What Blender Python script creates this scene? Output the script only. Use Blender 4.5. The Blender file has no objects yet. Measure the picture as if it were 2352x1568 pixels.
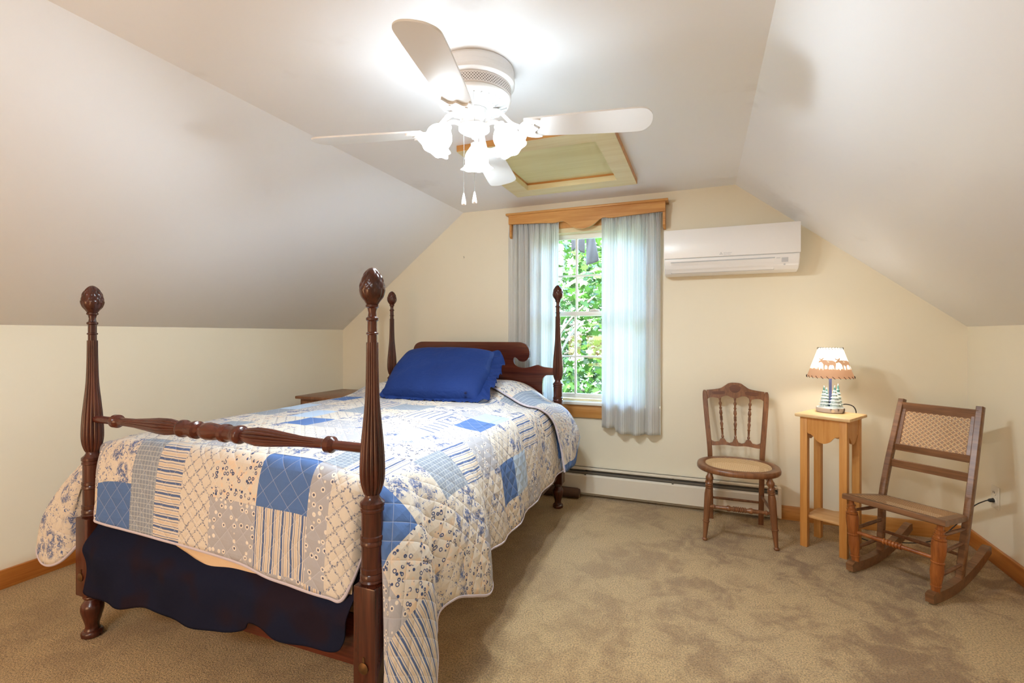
import bpy, bmesh, math, random
from mathutils import Vector, Matrix, noise
random.seed(7)
PI = math.pi
scene = bpy.context.scene
COL = scene.collection

# ------------------------------------------------------------------ camera, light, exposure
H = 1.21
cam_d = bpy.data.cameras.new('camera'); cam = bpy.data.objects.new('camera', cam_d); COL.objects.link(cam)
cam.location = (0, 0, H); cam.rotation_euler = (PI/2, 0, 0.3743)
cam_d.sensor_width = 36; cam_d.lens = 36*1113.4/2352; cam_d.shift_y = -15.2/2352
cam_d.clip_start = 0.02; cam_d.clip_end = 200
scene.camera = cam
vs = scene.view_settings
vs.view_transform = 'Standard'; vs.look = 'None'; vs.gamma = 1; vs.use_curve_mapping = False
vs.exposure = 0.86
scene.cycles.use_denoising = True
scene.cycles.max_bounces = 8
scene.cycles.diffuse_bounces = 5
scene.cycles.transparent_max_bounces = 12
scene.cycles.sample_clamp_indirect = 6

FAN_GLASS = 12.0          # emission of the lit glass shades
LAMP_SHADE = 2.0
world = bpy.data.worlds.new('world'); scene.world = world; world.use_nodes = True
wn = world.node_tree; bg = wn.nodes['Background']
sky = wn.nodes.new('ShaderNodeTexSky'); sky.sky_type = 'NISHITA'; sky.sun_disc = False
sky.sun_elevation = math.radians(50); sky.sun_rotation = math.radians(200); sky.air_density = 1.0
wn.links.new(sky.outputs[0], bg.inputs[0]); bg.inputs[1].default_value = 5.0
sun_d = bpy.data.lights.new('sun', 'SUN'); sun_d.energy = 20.0; sun_d.angle = 0.01; sun_d.color = (1, .96, .88)
sun = bpy.data.objects.new('sun', sun_d); COL.objects.link(sun)
sun.rotation_euler = (math.radians(38), 0, math.radians(-25))
# area lights, used as added fill behind the camera
def area(name, loc, rot, size, power, col):
    d = bpy.data.lights.new(name, 'AREA'); d.shape = 'RECTANGLE'; d.size, d.size_y = size; d.energy = power; d.color = col
    o = bpy.data.objects.new(name, d); COL.objects.link(o); o.location = loc; o.rotation_euler = rot
    return o
area('rear_fill', (-.8, -1.3, 2.2), (0, 0, 0), (.6, .6), 28, (.84, .93, 1))  # added overhead fill out of view, no fixture behind it
area('warm_fill', (-1.9, -1.5, .75), (math.radians(84), 0, 0), (1.0, .9), 15, (1, .56, .28))  # added warm fill near the floor, stands for warm ambient light
def point(name, loc, power, col, r=.03):
    d = bpy.data.lights.new(name, 'POINT'); d.energy = power; d.color = col; d.shadow_soft_size = r
    o = bpy.data.objects.new(name, d); COL.objects.link(o); o.location = loc
    return o

# ------------------------------------------------------------------ helpers
def S(r, g, b):
    f = lambda c: (c/255/12.92) if c/255 <= .04045 else ((c/255+.055)/1.055)**2.4
    return (f(r), f(g), f(b), 1)

class NT:
    def __init__(s, name):
        s.m = bpy.data.materials.new(name); s.m.use_nodes = True
        s.t = s.m.node_tree; s.n = s.t.nodes; s.b = s.n['Principled BSDF']; s.out = s.n['Material Output']
    def new(s, ty, **kw):
        n = s.n.new(ty)
        for k, v in kw.items(): setattr(n, k, v)
        return n
    def set(s, sock, v):
        if hasattr(v, 'is_output'): s.t.links.new(v, sock)
        else: sock.default_value = v
    def math(s, op, a, b=None, c=None):
        n = s.new('ShaderNodeMath', operation=op); s.set(n.inputs[0], a)
        if b is not None: s.set(n.inputs[1], b)
        if c is not None: s.set(n.inputs[2], c)
        return n.outputs[0]
    def mix(s, f, a, b):
        n = s.new('ShaderNodeMix', data_type='RGBA'); s.set(n.inputs[0], f); s.set(n.inputs[6], a); s.set(n.inputs[7], b)
        return n.outputs[2]
    def fmix(s, f, a, b):
        n = s.new('ShaderNodeMix', data_type='FLOAT'); s.set(n.inputs[0], f); s.set(n.inputs[2], a); s.set(n.inputs[3], b)
        return n.outputs[0]
    def coord(s, kind='Object'): return s.new('ShaderNodeTexCoord').outputs[kind]
    def map(s, v, scale=(1, 1, 1), rot=(0, 0, 0), loc=(0, 0, 0)):
        n = s.new('ShaderNodeMapping'); s.set(n.inputs[0], v)
        n.inputs[1].default_value = loc; n.inputs[2].default_value = rot; n.inputs[3].default_value = scale
        return n.outputs[0]
    def noise(s, v, scale=5, detail=3, rough=.5, dist=0, out=0):
        n = s.new('ShaderNodeTexNoise'); s.set(n.inputs['Vector'], v)
        n.inputs['Scale'].default_value = scale; n.inputs['Detail'].default_value = detail
        n.inputs['Roughness'].default_value = rough; n.inputs['Distortion'].default_value = dist
        return n.outputs[out]
    def vor(s, v, scale=5, out='Distance', feature='F1', rnd=1):
        n = s.new('ShaderNodeTexVoronoi', feature=feature); s.set(n.inputs['Vector'], v); n.inputs['Scale'].default_value = scale
        n.inputs['Randomness'].default_value = rnd
        return n.outputs[out]
    def ramp(s, f, stops, interp='LINEAR'):
        n = s.new('ShaderNodeValToRGB'); n.color_ramp.interpolation = interp; s.set(n.inputs[0], f)
        e = n.color_ramp.elements
        while len(e) > 1: e.remove(e[0])
        e[0].position, e[0].color = stops[0]
        for p, c in stops[1:]:
            k = e.new(p); k.color = c
        return n.outputs[0]
    def step(s, a, lo, hi):
        n = s.new('ShaderNodeMapRange', interpolation_type='SMOOTHSTEP'); s.set(n.inputs[0], a)
        n.inputs[1].default_value = lo; n.inputs[2].default_value = hi
        return n.outputs[0]
    def bump(s, h, strength=.3, dist=.01):
        n = s.new('ShaderNodeBump'); n.inputs['Strength'].default_value = strength; n.inputs['Distance'].default_value = dist
        s.set(n.inputs['Height'], h); s.t.links.new(n.outputs[0], s.b.inputs['Normal'])
        return n
    def sep(s, v):
        n = s.new('ShaderNodeSeparateXYZ'); s.set(n.inputs[0], v); return n.outputs
    def color(s, c): s.set(s.b.inputs['Base Color'], c)
    def rough(s, r): s.set(s.b.inputs['Roughness'], r)
    def spec(s, r): s.b.inputs['Specular IOR Level'].default_value = r

def plain(name, col, rough=.5, bump=None, metal=0, spec=.5, var=0):
    t = NT(name); t.rough(rough); t.spec(spec); t.b.inputs['Metallic'].default_value = metal
    if var:
        n = t.noise(t.coord(), 6, 3)
        c2 = tuple(c*(1-var) for c in col[:3])+(1,)
        t.color(t.mix(n, col, c2))
    else: t.color(col)
    if bump: t.bump(t.noise(t.coord(), bump[0], 4), bump[1], .004)
    return t.m

def wood(name, c1, c2, rough=.35, axis=2, scale=1, knots=False, contrast=1.0):
    t = NT(name); v = t.coord()
    sc = [14*scale]*3; sc[axis] = 1.1*scale
    g = t.noise(t.map(v, tuple(sc)), 1.6, 5, .6, .6)
    sc2 = [90*scale]*3; sc2[axis] = 4*scale
    g2 = t.noise(t.map(v, tuple(sc2)), 1.5, 2, .5)
    f = t.step(t.math('ADD', t.math('MULTIPLY', g, .75), t.math('MULTIPLY', g2, .25)), .5-.18/contrast, .5+.18/contrast)
    col = t.mix(f, c1, c2)
    if knots:
        k = t.vor(t.map(v, (1, 1, .35) if axis == 2 else ((.35, 1, 1) if axis == 0 else (1, .35, 1))), 5)
        col = t.mix(t.step(k, .035, .085), tuple(c*.45 for c in c2[:3])+(1,), col)
    t.color(col); t.rough(rough); t.bump(g2, .12, .002)
    return t.m

class MB:
    def __init__(s): s.v = []; s.f = []; s.uv = None; s.sm = []
    def add(s, vs, fs, smooth=False, uv=None):
        o = len(s.v); s.v += [tuple(p) for p in vs]
        if uv is not None:
            if s.uv is None: s.uv = [(0, 0)]*o
            s.uv += list(uv)
        elif s.uv is not None: s.uv += [(0, 0)]*len(vs)
        s.f += [tuple(i+o for i in f) for f in fs]
        return s
    def box(s, a, b, M=None):
        x0, y0, z0 = a; x1, y1, z1 = b
        vs = [Vector(p) for p in [(x0,y0,z0),(x1,y0,z0),(x1,y1,z0),(x0,y1,z0),(x0,y0,z1),(x1,y0,z1),(x1,y1,z1),(x0,y1,z1)]]
        if M is not None: vs = [M @ p for p in vs]
        return s.add(vs, [(0,3,2,1),(4,5,6,7),(0,1,5,4),(1,2,6,5),(2,3,7,6),(3,0,4,7)])
    def bbox(s, a, b, r=.004, M=None):
        """box with chamfered edges"""
        bm = bmesh.new(); bmesh.ops.create_cube(bm, size=1)
        for v in bm.verts:
            v.co = Vector([(a[i]+b[i])/2 + v.co[i]*(b[i]-a[i]) for i in range(3)])
        bmesh.ops.bevel(bm, geom=bm.edges[:], offset=r, segments=2, profile=.5, affect='EDGES')
        if M is not None: bm.transform(M)
        return s.frombm(bm)
    def frombm(s, bm):
        bm.verts.ensure_lookup_table(); bm.verts.index_update()
        s.add([v.co.copy() for v in bm.verts], [[v.index for v in f.verts] for f in bm.faces]); bm.free(); return s
    def lathe(s, prof, n=32, M=None, fl=None, cap=True, disp=None):
        """prof: [(z, r)] ; fl(z) -> (count, depth)"""
        vs = []; fs = []
        for z, r in prof:
            for k in range(n):
                a = 2*PI*k/n; rr = r
                if fl:
                    c, dpt = fl(z)
                    if dpt: rr = r*(1-dpt*(1-abs(math.sin(c*a/2))**.7))
                if disp: rr += disp(z, a)
                p = Vector((rr*math.cos(a), rr*math.sin(a), z)); vs.append(M @ p if M is not None else p)
        m = len(prof)
        for i in range(m-1):
            for k in range(n):
                fs.append((i*n+k, i*n+(k+1) % n, (i+1)*n+(k+1) % n, (i+1)*n+k))
        if cap: fs.append(tuple(range(n-1, -1, -1))); fs.append(tuple((m-1)*n+k for k in range(n)))
        return s.add(vs, fs)
    def between(s, p0, p1, prof, n=20, fl=None):
        """lathe along a segment; prof: [(t 0..1, r)]"""
        p0, p1 = Vector(p0), Vector(p1); d = p1-p0; L = d.length
        M = Matrix.Translation(p0) @ d.to_track_quat('Z', 'Y').to_matrix().to_4x4()
        return s.lathe([(t*L, r) for t, r in prof], n, M, fl)
    def tube(s, pts, r, n=8, closed=False):
        pts = [Vector(p) for p in pts]; vs = []; fs = []; m = len(pts)
        up = Vector((0, 0, 1))
        for i, p in enumerate(pts):
            t = (pts[(i+1) % m if closed else min(i+1, m-1)] - pts[(i-1) % m if closed else max(i-1, 0)]).normalized()
            if abs(t.dot(up)) > .98: up = Vector((1, 0, 0))
            a = t.cross(up).normalized(); b = t.cross(a).normalized(); up = -b if b.z < 0 else b
            up = a.cross(t).normalized()
            rr = r[i] if isinstance(r, (list, tuple)) else r
            for k in range(n):
                q = 2*PI*k/n; vs.append(p + a*rr*math.cos(q) + b*rr*math.sin(q))
        for i in range(m if closed else m-1):
            j = (i+1) % m
            for k in range(n): fs.append((i*n+k, i*n+(k+1) % n, j*n+(k+1) % n, j*n+k))
        if not closed: fs.append(tuple(range(n-1, -1, -1))); fs.append(tuple((m-1)*n+k for k in range(n)))
        return s.add(vs, fs)
    def bar(s, pts, w, h, side=(1, 0, 0)):
        """rectangular section swept along pts; w along side, h across"""
        pts = [Vector(p) for p in pts]; sd = Vector(side).normalized(); vs = []; fs = []; m = len(pts)
        for i, p in enumerate(pts):
            t = (pts[min(i+1, m-1)]-pts[max(i-1, 0)]).normalized(); u = t.cross(sd).normalized()
            ww = w[i] if isinstance(w, (list, tuple)) else w; hh = h[i] if isinstance(h, (list, tuple)) else h
            c = min(ww, hh)*.12
            for dx, dy in [(-ww/2+c,-hh/2),(ww/2-c,-hh/2),(ww/2,-hh/2+c),(ww/2,hh/2-c),(ww/2-c,hh/2),(-ww/2+c,hh/2),(-ww/2,hh/2-c),(-ww/2,-hh/2+c)]:
                vs.append(p+sd*dx+u*dy)
        for i in range(m-1):
            for k in range(8): fs.append((i*8+k, i*8+(k+1) % 8, (i+1)*8+(k+1) % 8, (i+1)*8+k))
        fs.append(tuple(range(7, -1, -1))); fs.append(tuple((m-1)*8+k for k in range(8)))
        return s.add(vs, fs)
    def prism(s, poly, t0, t1, plane='XZ', M=None):
        """polygon (a,b) extruded from t0 to t1 on the third axis"""
        n = len(poly)
        def P(a, b, t):
            p = Vector((a, t, b)) if plane == 'XZ' else (Vector((t, a, b)) if plane == 'YZ' else Vector((a, b, t)))
            return M @ p if M is not None else p
        vs = [P(a, b, t0) for a, b in poly]+[P(a, b, t1) for a, b in poly]
        return s.add(vs, [tuple(range(n)), tuple(range(2*n-1, n-1, -1))]+[(i, i+n, (i+1) % n+n, (i+1) % n) for i in range(n)])
    def holed(s, outer, hole, t0, t1, plane='XZ'):
        """polygon with a hole, as a slab"""
        bm = bmesh.new(); es = []
        def P(a, b):
            return Vector((a, t0, b)) if plane == 'XZ' else Vector((a, b, t0))
        for loop in (outer, hole):
            vv = [bm.verts.new(P(a, b)) for a, b in loop]
            es += [bm.edges.new((vv[i], vv[(i+1) % len(vv)])) for i in range(len(vv))]
        bmesh.ops.triangle_fill(bm, use_beauty=True, use_dissolve=False, edges=es)
        g = bmesh.ops.extrude_face_region(bm, geom=bm.faces[:])
        d = Vector((0, t1-t0, 0)) if plane == 'XZ' else Vector((0, 0, t1-t0))
        for v in g['geom']:
            if isinstance(v, bmesh.types.BMVert): v.co += d
        bmesh.ops.recalc_face_normals(bm, faces=bm.faces[:])
        return s.frombm(bm)
    def grid(s, fn, nu, nv, uvfn=None, wrap=False):
        vs = []; uv = []
        for j in range(nv+1):
            for i in range(nu+(0 if wrap else 1)):
                r = fn(i/nu, j/nv)
                vs.append(r); uv.append(uvfn(i/nu, j/nv) if uvfn else (i/nu, j/nv))
        w = nu if wrap else nu+1; fs = []
        for j in range(nv):
            for i in range(nu):
                fs.append((j*w+i, j*w+(i+1) % w, (j+1)*w+(i+1) % w, (j+1)*w+i))
        return s.add(vs, fs, uv=uv)
    def build(s, name, m, parent=None, angle=40, fix=True, solid=0, sub=0):
        me = bpy.data.meshes.new(name); me.from_pydata(s.v, [], s.f); me.update()
        if s.uv is not None:
            l = me.uv_layers.new(name='UVMap')
            for lp in me.loops: l.data[lp.index].uv = s.uv[lp.vertex_index]
        if fix:
            bm = bmesh.new(); bm.from_mesh(me); bmesh.ops.recalc_face_normals(bm, faces=bm.faces[:]); bm.to_mesh(me); bm.free()
        me.polygons.foreach_set('use_smooth', [True]*len(me.polygons)); me.set_sharp_from_angle(angle=math.radians(angle))
        me.materials.append(m)
        o = bpy.data.objects.new(name, me); COL.objects.link(o)
        if parent is not None: o.parent = parent
        if solid:
            q = o.modifiers.new('thick', 'SOLIDIFY'); q.thickness = solid; q.offset = 0
        if sub:
            q = o.modifiers.new('sub', 'SUBSURF'); q.levels = q.render_levels = sub
        return o

def tag(o, label=None, cat=None, group=None, kind=None):
    if label: o['label'] = label
    if cat: o['category'] = cat
    if group: o['group'] = group
    if kind: o['kind'] = kind
    return o
def thing(name, label, cat, loc=(0, 0, 0), rz=0, group=None):
    o = bpy.data.objects.new(name, None); COL.objects.link(o); o.location = loc; o.rotation_euler = (0, 0, rz)
    o.empty_display_size = .05
    return tag(o, label, cat, group)
def struct(o): o['kind'] = 'structure'; return o
def smooth(pts, k=6):
    """Catmull-Rom through tuples"""
    out = []; n = len(pts)
    for i in range(n-1):
        p0, p1, p2, p3 = pts[max(i-1, 0)], pts[i], pts[i+1], pts[min(i+2, n-1)]
        for j in range(k):
            t = j/k
            out.append(tuple(.5*((2*b)+(c-a)*t+(2*a-5*b+4*c-d)*t*t+(-a+3*b-3*c+d)*t**3) for a, b, c, d in zip(p0, p1, p2, p3)))
    out.append(pts[-1]); return out
def sstep(a, b, x):
    t = max(0, min(1, (x-a)/(b-a))); return t*t*(3-2*t)

# ------------------------------------------------------------------ room numbers (metres)
XL, XR, YB, YR = -3.113, 1.447, 3.625, -2.4
ZK, ZC, XCL, XCR = 1.258, 2.231, -1.861, .209
WX0, WX1, WZ0, WZ1 = -1.225, -.345, .705, 2.03     # window opening

m_wall = NT('cream_wall_paint'); nz = m_wall.noise(m_wall.coord(), 2.2, 4)
m_wall.color(m_wall.mix(nz, S(236, 227, 204), S(231, 221, 197))); m_wall.rough(.55)
m_wall.bump(m_wall.noise(m_wall.coord(), 60, 3), .05, .003); m_wall = m_wall.m
m_ceil = NT('white_ceiling_paint'); nz = m_ceil.noise(m_ceil.map(m_ceil.coord(), (1, 1, 1.4)), 2.6, 4, .55)
m_ceil.color(m_ceil.mix(m_ceil.step(nz, .62, .78), S(244, 246, 250), S(234, 235, 238))); m_ceil.rough(.45)
m_ceil.bump(m_ceil.noise(m_ceil.coord(), 40, 3), .05, .003); m_ceil = m_ceil.m

# carpet: cut pile, noise patches darken the tan, more strongly toward the right
t = NT('tan_carpet'); v = t.coord()
big = t.noise(t.map(v, (1, .8, 1)), 1.9, 4, .62, .5); mid = t.noise(v, 9, 4, .65, .8); fine = t.noise(v, 160, 2, .7); fib = t.noise(v, 420, 2, .6)
sx_ = t.sep(v); right_gain = t.fmix(t.step(sx_[0], -.9, .5), .45, 1.0)
patch = t.math('MULTIPLY', t.step(t.math('ADD', t.math('MULTIPLY', big, .6), t.math('MULTIPLY', mid, .4)), .44, .60), right_gain)
base = t.mix(patch, S(222, 186, 130), S(168, 130, 84))
sp = t.step(fine, .34, .62)
t.color(t.mix(sp, t.mix(.62, base, S(96, 72, 44)), base)); t.rough(.95); t.spec(.1)
t.b.inputs['Sheen Weight'].default_value = .25; t.b.inputs['Sheen Roughness'].default_value = .5
t.bump(t.math('ADD', fine, t.math('MULTIPLY', fib, .5)), .9, .012); m_carpet = t.m

m_pine = wood('golden_pine', S(214, 158, 90), S(190, 128, 62), .4, 2, 1, True)
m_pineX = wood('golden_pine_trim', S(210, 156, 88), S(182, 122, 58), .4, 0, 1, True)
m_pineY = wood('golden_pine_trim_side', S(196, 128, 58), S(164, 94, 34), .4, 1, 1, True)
m_hatchwood = wood('pale_yellow_pine', S(236, 224, 184), S(224, 206, 158), .6, 0, .6, True)
m_ply = wood('plywood_hatch', S(234, 228, 182), S(220, 210, 156), .7, 0, .35, False, .8)
m_mahog = wood('mahogany', S(88, 42, 27), S(46, 20, 14), .24, 2, 1.0)
m_mahogX = wood('mahogany_board', S(94, 42, 27), S(56, 22, 15), .24, 0, 1.0)
m_walnut = wood('brown_chair_wood', S(138, 92, 58), S(102, 62, 36), .33, 2, 1.6)
m_orangewood = wood('orange_rocker_wood', S(168, 100, 46), S(120, 62, 24), .33, 2, 1.6)
m_rockwood = wood('rocker_brown_wood', S(140, 98, 64), S(102, 68, 42), .33, 0, 1.6)
m_white = plain('white_enamel', S(240, 240, 238), .35)
m_whitefan = plain('white_fan_enamel', S(232, 232, 232), .3)
m_acwhite = plain('white_plastic', S(240, 238, 236), .3)
m_acgrey = plain('grey_plastic', S(196, 198, 200), .35)
m_dark = plain('dark_gap', S(40, 36, 32), .8)
m_brass = plain('aged_brass', S(110, 82, 52), .38, metal=.8)
m_black = plain('black_rubber', S(24, 22, 22), .5)
m_vinyl = plain('white_window_vinyl', S(236, 234, 224), .4)
m_heater = plain('cream_heater_metal', S(226, 216, 198), .4, metal=0)
m_heatgrey = plain('grey_heater_fins', S(120, 116, 108), .45, metal=.5)
m_plate = plain('almond_plastic', S(226, 218, 200), .4)

# ------------------------------------------------------------------ shell
struct(MB().box((XL-.15, YR-.15, -.12), (XR+.15, YB+.15, 0)).build('floor', m_carpet))
gable = [(XL, 0), (XR, 0), (XR, ZK), (XCR, ZC), (XCL, ZC), (XL, ZK)]
g2 = [(XL-.2, -.1), (XR+.2, -.1), (XR+.2, ZK+.05), (XCR+.1, ZC+.2), (XCL-.1, ZC+.2), (XL-.2, ZK+.05)]
struct(MB().holed(g2, [(WX0, WZ0), (WX1, WZ0), (WX1, WZ1), (WX0, WZ1)], YB, YB+.14).build('wall_back', m_wall, angle=30))
struct(MB().prism(g2, YR-.14, YR).build('wall_rear', m_wall))
struct(MB().box((XL-.14, YR-.1, -.05), (XL, YB+.1, ZK)).build('wall_left', m_wall))
struct(MB().box((XR, YR-.1, -.05), (XR+.14, YB+.1, ZK)).build('wall_right', m_wall))
struct(MB().prism([(XL, ZK), (XCL, ZC), (XCL-.06, ZC+.16), (XL-.2, ZK)], YR-.1, YB+.1).build('wall_slope_left', m_ceil))
struct(MB().prism([(XR, ZK), (XCR, ZC), (XCR+.06, ZC+.16), (XR+.2, ZK)], YR-.1, YB+.1).build('wall_slope_right', m_ceil))
HX0, HX1, HY0, HY1 = -1.12, -.50, 2.45, 3.13
struct(MB().holed([(XCL, YR-.1), (XCR, YR-.1), (XCR, YB+.1), (XCL, YB+.1)], [(HX0, HY0), (HX1, HY0), (HX1, HY1), (HX0, HY1)], ZC, ZC+.14, 'XY').build('ceiling', m_ceil, angle=30))
def bb(name, a, b, m):
    struct(MB().bbox(a, b, .003).build(name, m))
bb('baseboard_left', (XL, YR, 0), (XL+.018, YB, .09), m_pineY)
bb('baseboard_right', (XR-.018, YR, 0), (XR, YB, .09), m_pineY)
bb('baseboard_back', (.47, YB-.018, 0), (XR-.018, YB, .09), m_pineX)
bb('baseboard_rear', (XL+.018, YR, 0), (XR-.018, YR+.018, .09), m_pineX)

# attic hatch in the ceiling
ht = thing('attic_hatch', 'pine-framed plywood attic hatch in the flat ceiling behind the fan', 'hatch', (-.815, 2.8, ZC))
ox0, ox1, oy0, oy1 = -1.235, -.40, 2.33, 3.255
zt0, zt1 = ZC-.034, ZC-.0005
def trap(pts): return MB().prism([(x+.815, y-2.8) for x, y in pts], zt0-ZC, zt1-ZC, 'XY')
ix0, ix1, iy0, iy1 = HX0+.008, HX1-.008, HY0+.008, HY1-.008
for pts in ([(ox0, oy0), (ox1, oy0), (ix1, iy0), (ix0, iy0)], [(ox1, oy0), (ox1, oy1), (ix1, iy1), (ix1, iy0)],
            [(ox1, oy1), (ox0, oy1), (ix0, iy1), (ix1, iy1)], [(ox0, oy1), (ox0, oy0), (ix0, iy0), (ix0, iy1)]):
    trap(pts).build('frame_board', m_hatchwood, ht)
MB().box((ox0+.815, oy0-2.8-.003, zt0-ZC+.002), (ox1+.815, oy0-2.8+.001, -.0005)).box((ox1+.815-.001, oy0-2.8, zt0-ZC+.002), (ox1+.815+.003, oy1-2.8, -.0005)).build('frame_edge', m_pineX, ht)  # added orange-wood edge; warm light falling on it is in the colour
ln = MB(); cx, cy = .815, -2.8
for a, b in (((HX0, HY0), (HX0+.008, HY1)), ((HX1-.008, HY0), (HX1, HY1)), ((HX0, HY0), (HX1, HY0+.008)), ((HX0, HY1-.008), (HX1, HY1))):
    ln.box((a[0]+cx, a[1]+cy, 0), (b[0]+cx, b[1]+cy, .12))
ln.build('frame_lining', m_pineX, ht)
MB().box((HX0+cx+.009, HY0+cy+.009, .012), (HX1+cx-.009, HY1+cy-.009, .026)).build('hatch_panel', m_ply, ht)

# ------------------------------------------------------------------ window
struct(MB().box((WX0-.002, YB, WZ0), (WX0+.02, YB+.14, WZ1)).box((WX1-.02, YB, WZ0), (WX1+.002, YB+.14, WZ1))
       .box((WX0, YB, WZ1-.035), (WX1, YB+.14, WZ1+.002)).box((WX0, YB+.02, WZ0), (WX1, YB+.14, WZ0+.012)).build('trim_1', m_hatchwood))
win = struct(bpy.data.objects.new('window_1', None)); COL.objects.link(win); win.location = ((WX0+WX1)/2, YB+.06, 1.37)
def sash(z0, z1, y0, y1, mz):
    b = MB(); X0, X1 = WX0+.02, WX1-.02; o = win.location; fr = .035
    def bx(a, c): b.bbox((a[0]-o.x, a[1]-o.y, a[2]-o.z), (c[0]-o.x, c[1]-o.y, c[2]-o.z), .003)
    bx((X0, y0, z0), (X0+fr, y1, z1)); bx((X1-fr, y0, z0), (X1, y1, z1))
    bx((X0+fr-.004, y0, z0), (X1-fr+.004, y1, z0+fr)); bx((X0+fr-.004, y0, z1-fr), (X1-fr+.004, y1, z1))
    xm = [-.917, -.645]
    for x in xm: bx((x-.008, y0+.004, z0+fr), (x+.008, y1-.004, z1-fr))
    bx((X0+fr, y0+.005, mz-.007), (X1-fr, y1-.005, mz+.007))
    f = b.build('sash', m_vinyl, win)
    g = MB().box((X0+.01-o.x, (y0+y1)/2-.002-o.y, z0+.01-o.z), (X1-.01-o.x, (y0+y1)/2+.002-o.y, z1-.01-o.z)).build('pane', m_glass, f)
t = NT('window_glass'); tr = t.new('ShaderNodeBsdfTransparent'); gl = t.new('ShaderNodeBsdfGlossy'); gl.inputs['Roughness'].default_value = .02
mx = t.new('ShaderNodeMixShader'); fr = t.new('ShaderNodeFresnel'); fr.inputs[0].default_value = 1.35
tr.inputs[0].default_value = (.97, .99, .98, 1)
t.t.links.new(fr.outputs[0], mx.inputs[0]); t.t.links.new(tr.outputs[0], mx.inputs[1]); t.t.links.new(gl.outputs[0], mx.inputs[2]); t.t.links.new(mx.outputs[0], t.out.inputs[0])
m_glass = t.m
sash(1.355, 1.995, YB+.085, YB+.115, 1.672)
sash(.722, 1.392, YB+.045, YB+.075, 1.043)
lk = MB().bbox((-.80+.785, -.028, 1.392-1.37), (-.73+.785, .0, 1.405-1.37), .003).box((-.775+.785, -.045, 1.40-1.37), (-.755+.785, -.01, 1.408-1.37))
lk.build('sash_lock', m_vinyl, win)
struct(MB().bbox((WX0-.07, YB-.045, .683), (WX1+.07, YB+.045, .706), .004).build('trim_2', m_vinyl))
struct(MB().bbox((WX0-.05, YB-.02, .585), (WX1+.05, YB+.001, .683), .003).build('trim_3', m_pineX))
cs = MB().box((WX0-.08, YB-.018, .706), (WX0, YB, 2.1)).box((WX1, YB-.018, .706), (WX1+.055, YB, 2.1)).box((WX0-.08, YB-.018, 2.03), (WX1+.055, YB, 2.115))
struct(cs.build('trim_4', m_pine))

# valance
va = thing('window_valance', 'golden pine valance with a scalloped lower edge above the window', 'valance', (-.825, YB, 2.05))
sw = smooth([(-1.41, 2.072), (-1.30, 2.068), (-1.15, 2.062), (-1.09, 2.058), (-1.05, 2.055), (-1.015, 2.058), (-.982, 2.063), (-.949, 2.05), (-.904, 2.016), (-.865, 2.0), (-.825, 1.994),
     (-.785, 2.0), (-.746, 2.016), (-.701, 2.05), (-.668, 2.063), (-.635, 2.058), (-.60, 2.055), (-.56, 2.058), (-.35, 2.066), (-.24, 2.07)], 4)
poly = [(x+.825, z-2.05) for x, z in sw]+[(-.24+.825, 2.14-2.05), (-1.41+.825, 2.14-2.05)]
MB().prism(poly, -.11, -.092).build('front_board', m_pineX, va)
MB().bbox((-1.43+.825, -.125, .088), (-.22+.825, -.0005, .105), .004).build('top_board', m_pineX, va)
for x in (-1.408, -.258):
    pr_ = smooth([(-.0005, -.09), (-.03, -.085), (-.05, -.05), (-.07, -.085), (-.092, -.07)], 5)+[(-.092, .088), (-.0005, .088)]
    MB().prism(pr_, x+.825, x+.016+.825, 'YZ').build('end_bracket', m_pineX, va)
MB().tube([(-1.39+.825, -.035, .03), (-.26+.825, -.035, .03)], .005).build('curtain_rod', m_vinyl, va)

# curtains
t = NT('striped_sheer_curtain'); uv = t.sep(t.coord('UV')); u = uv[0]
st = t.math('PINGPONG', u, .0055); st = t.step(st, .0034, .0044)
st2 = t.step(t.math('PINGPONG', t.math('ADD', u, .003), .0165), .0155, .0163)
colr = t.mix(t.math('MULTIPLY', st, .6), S(252, 254, 254), S(178, 174, 168))
t.color(colr); t.rough(.9); t.spec(.1)
trl = t.new('ShaderNodeBsdfTranslucent'); t.t.links.new(colr, trl.inputs[0]); mx = t.new('ShaderNodeMixShader'); mx.inputs[0].default_value = .7
t.t.links.new(t.b.outputs[0], mx.inputs[1]); t.t.links.new(trl.outputs[0], mx.inputs[2]); t.t.links.new(mx.outputs[0], t.out.inputs[0])
m_curt = t.m
def curtain(label, x0, x1, seed, hem):
    rnd = random.Random(seed); ph = [rnd.uniform(0, 6.28) for _ in range(6)]
    xc = (x0+x1)/2
    def f(u, w):
        z = 2.095 - w*(2.095-hem(u)); x = x0+(x1-x0)*u
        x = x + (x-xc)*.0*(w)
        top = math.exp(-w*26)
        a = .024*(1-top)*(.55+.45*w)
        y = a*math.sin(u*PI*2*4.2+ph[0]+.5*math.sin(w*2.5+ph[1]))+.012*math.sin(u*PI*2*8.7+ph[2]+w*1.5)*(1-w*.5)
        y += .008*math.sin(u*PI*2*22+ph[3])*math.exp(-w*5)
        x += .010*math.sin(u*PI*2*4.2+ph[0]+1.4)*(1-top)
        return (x-xc, -.065+y, z-1.3)
    b = MB(); b.grid(f, 200, 60, lambda u, w: (u*(x1-x0)*1.55, w))
    o = b.build('curtain', m_curt, None, 80, solid=.0012); o.location = (xc, YB, 1.3)
    tag(o, label, 'curtain', 'window curtains')
curtain('white striped curtain panel at the right of the window, beside the air conditioner', -.695, -.268, 3, lambda u: .497+.03*sstep(.25, .2, u)+.006*math.sin(u*9))
curtain('white striped curtain panel at the left of the window, behind the bed', -1.415, -1.015, 5, lambda u: .5)

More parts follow.
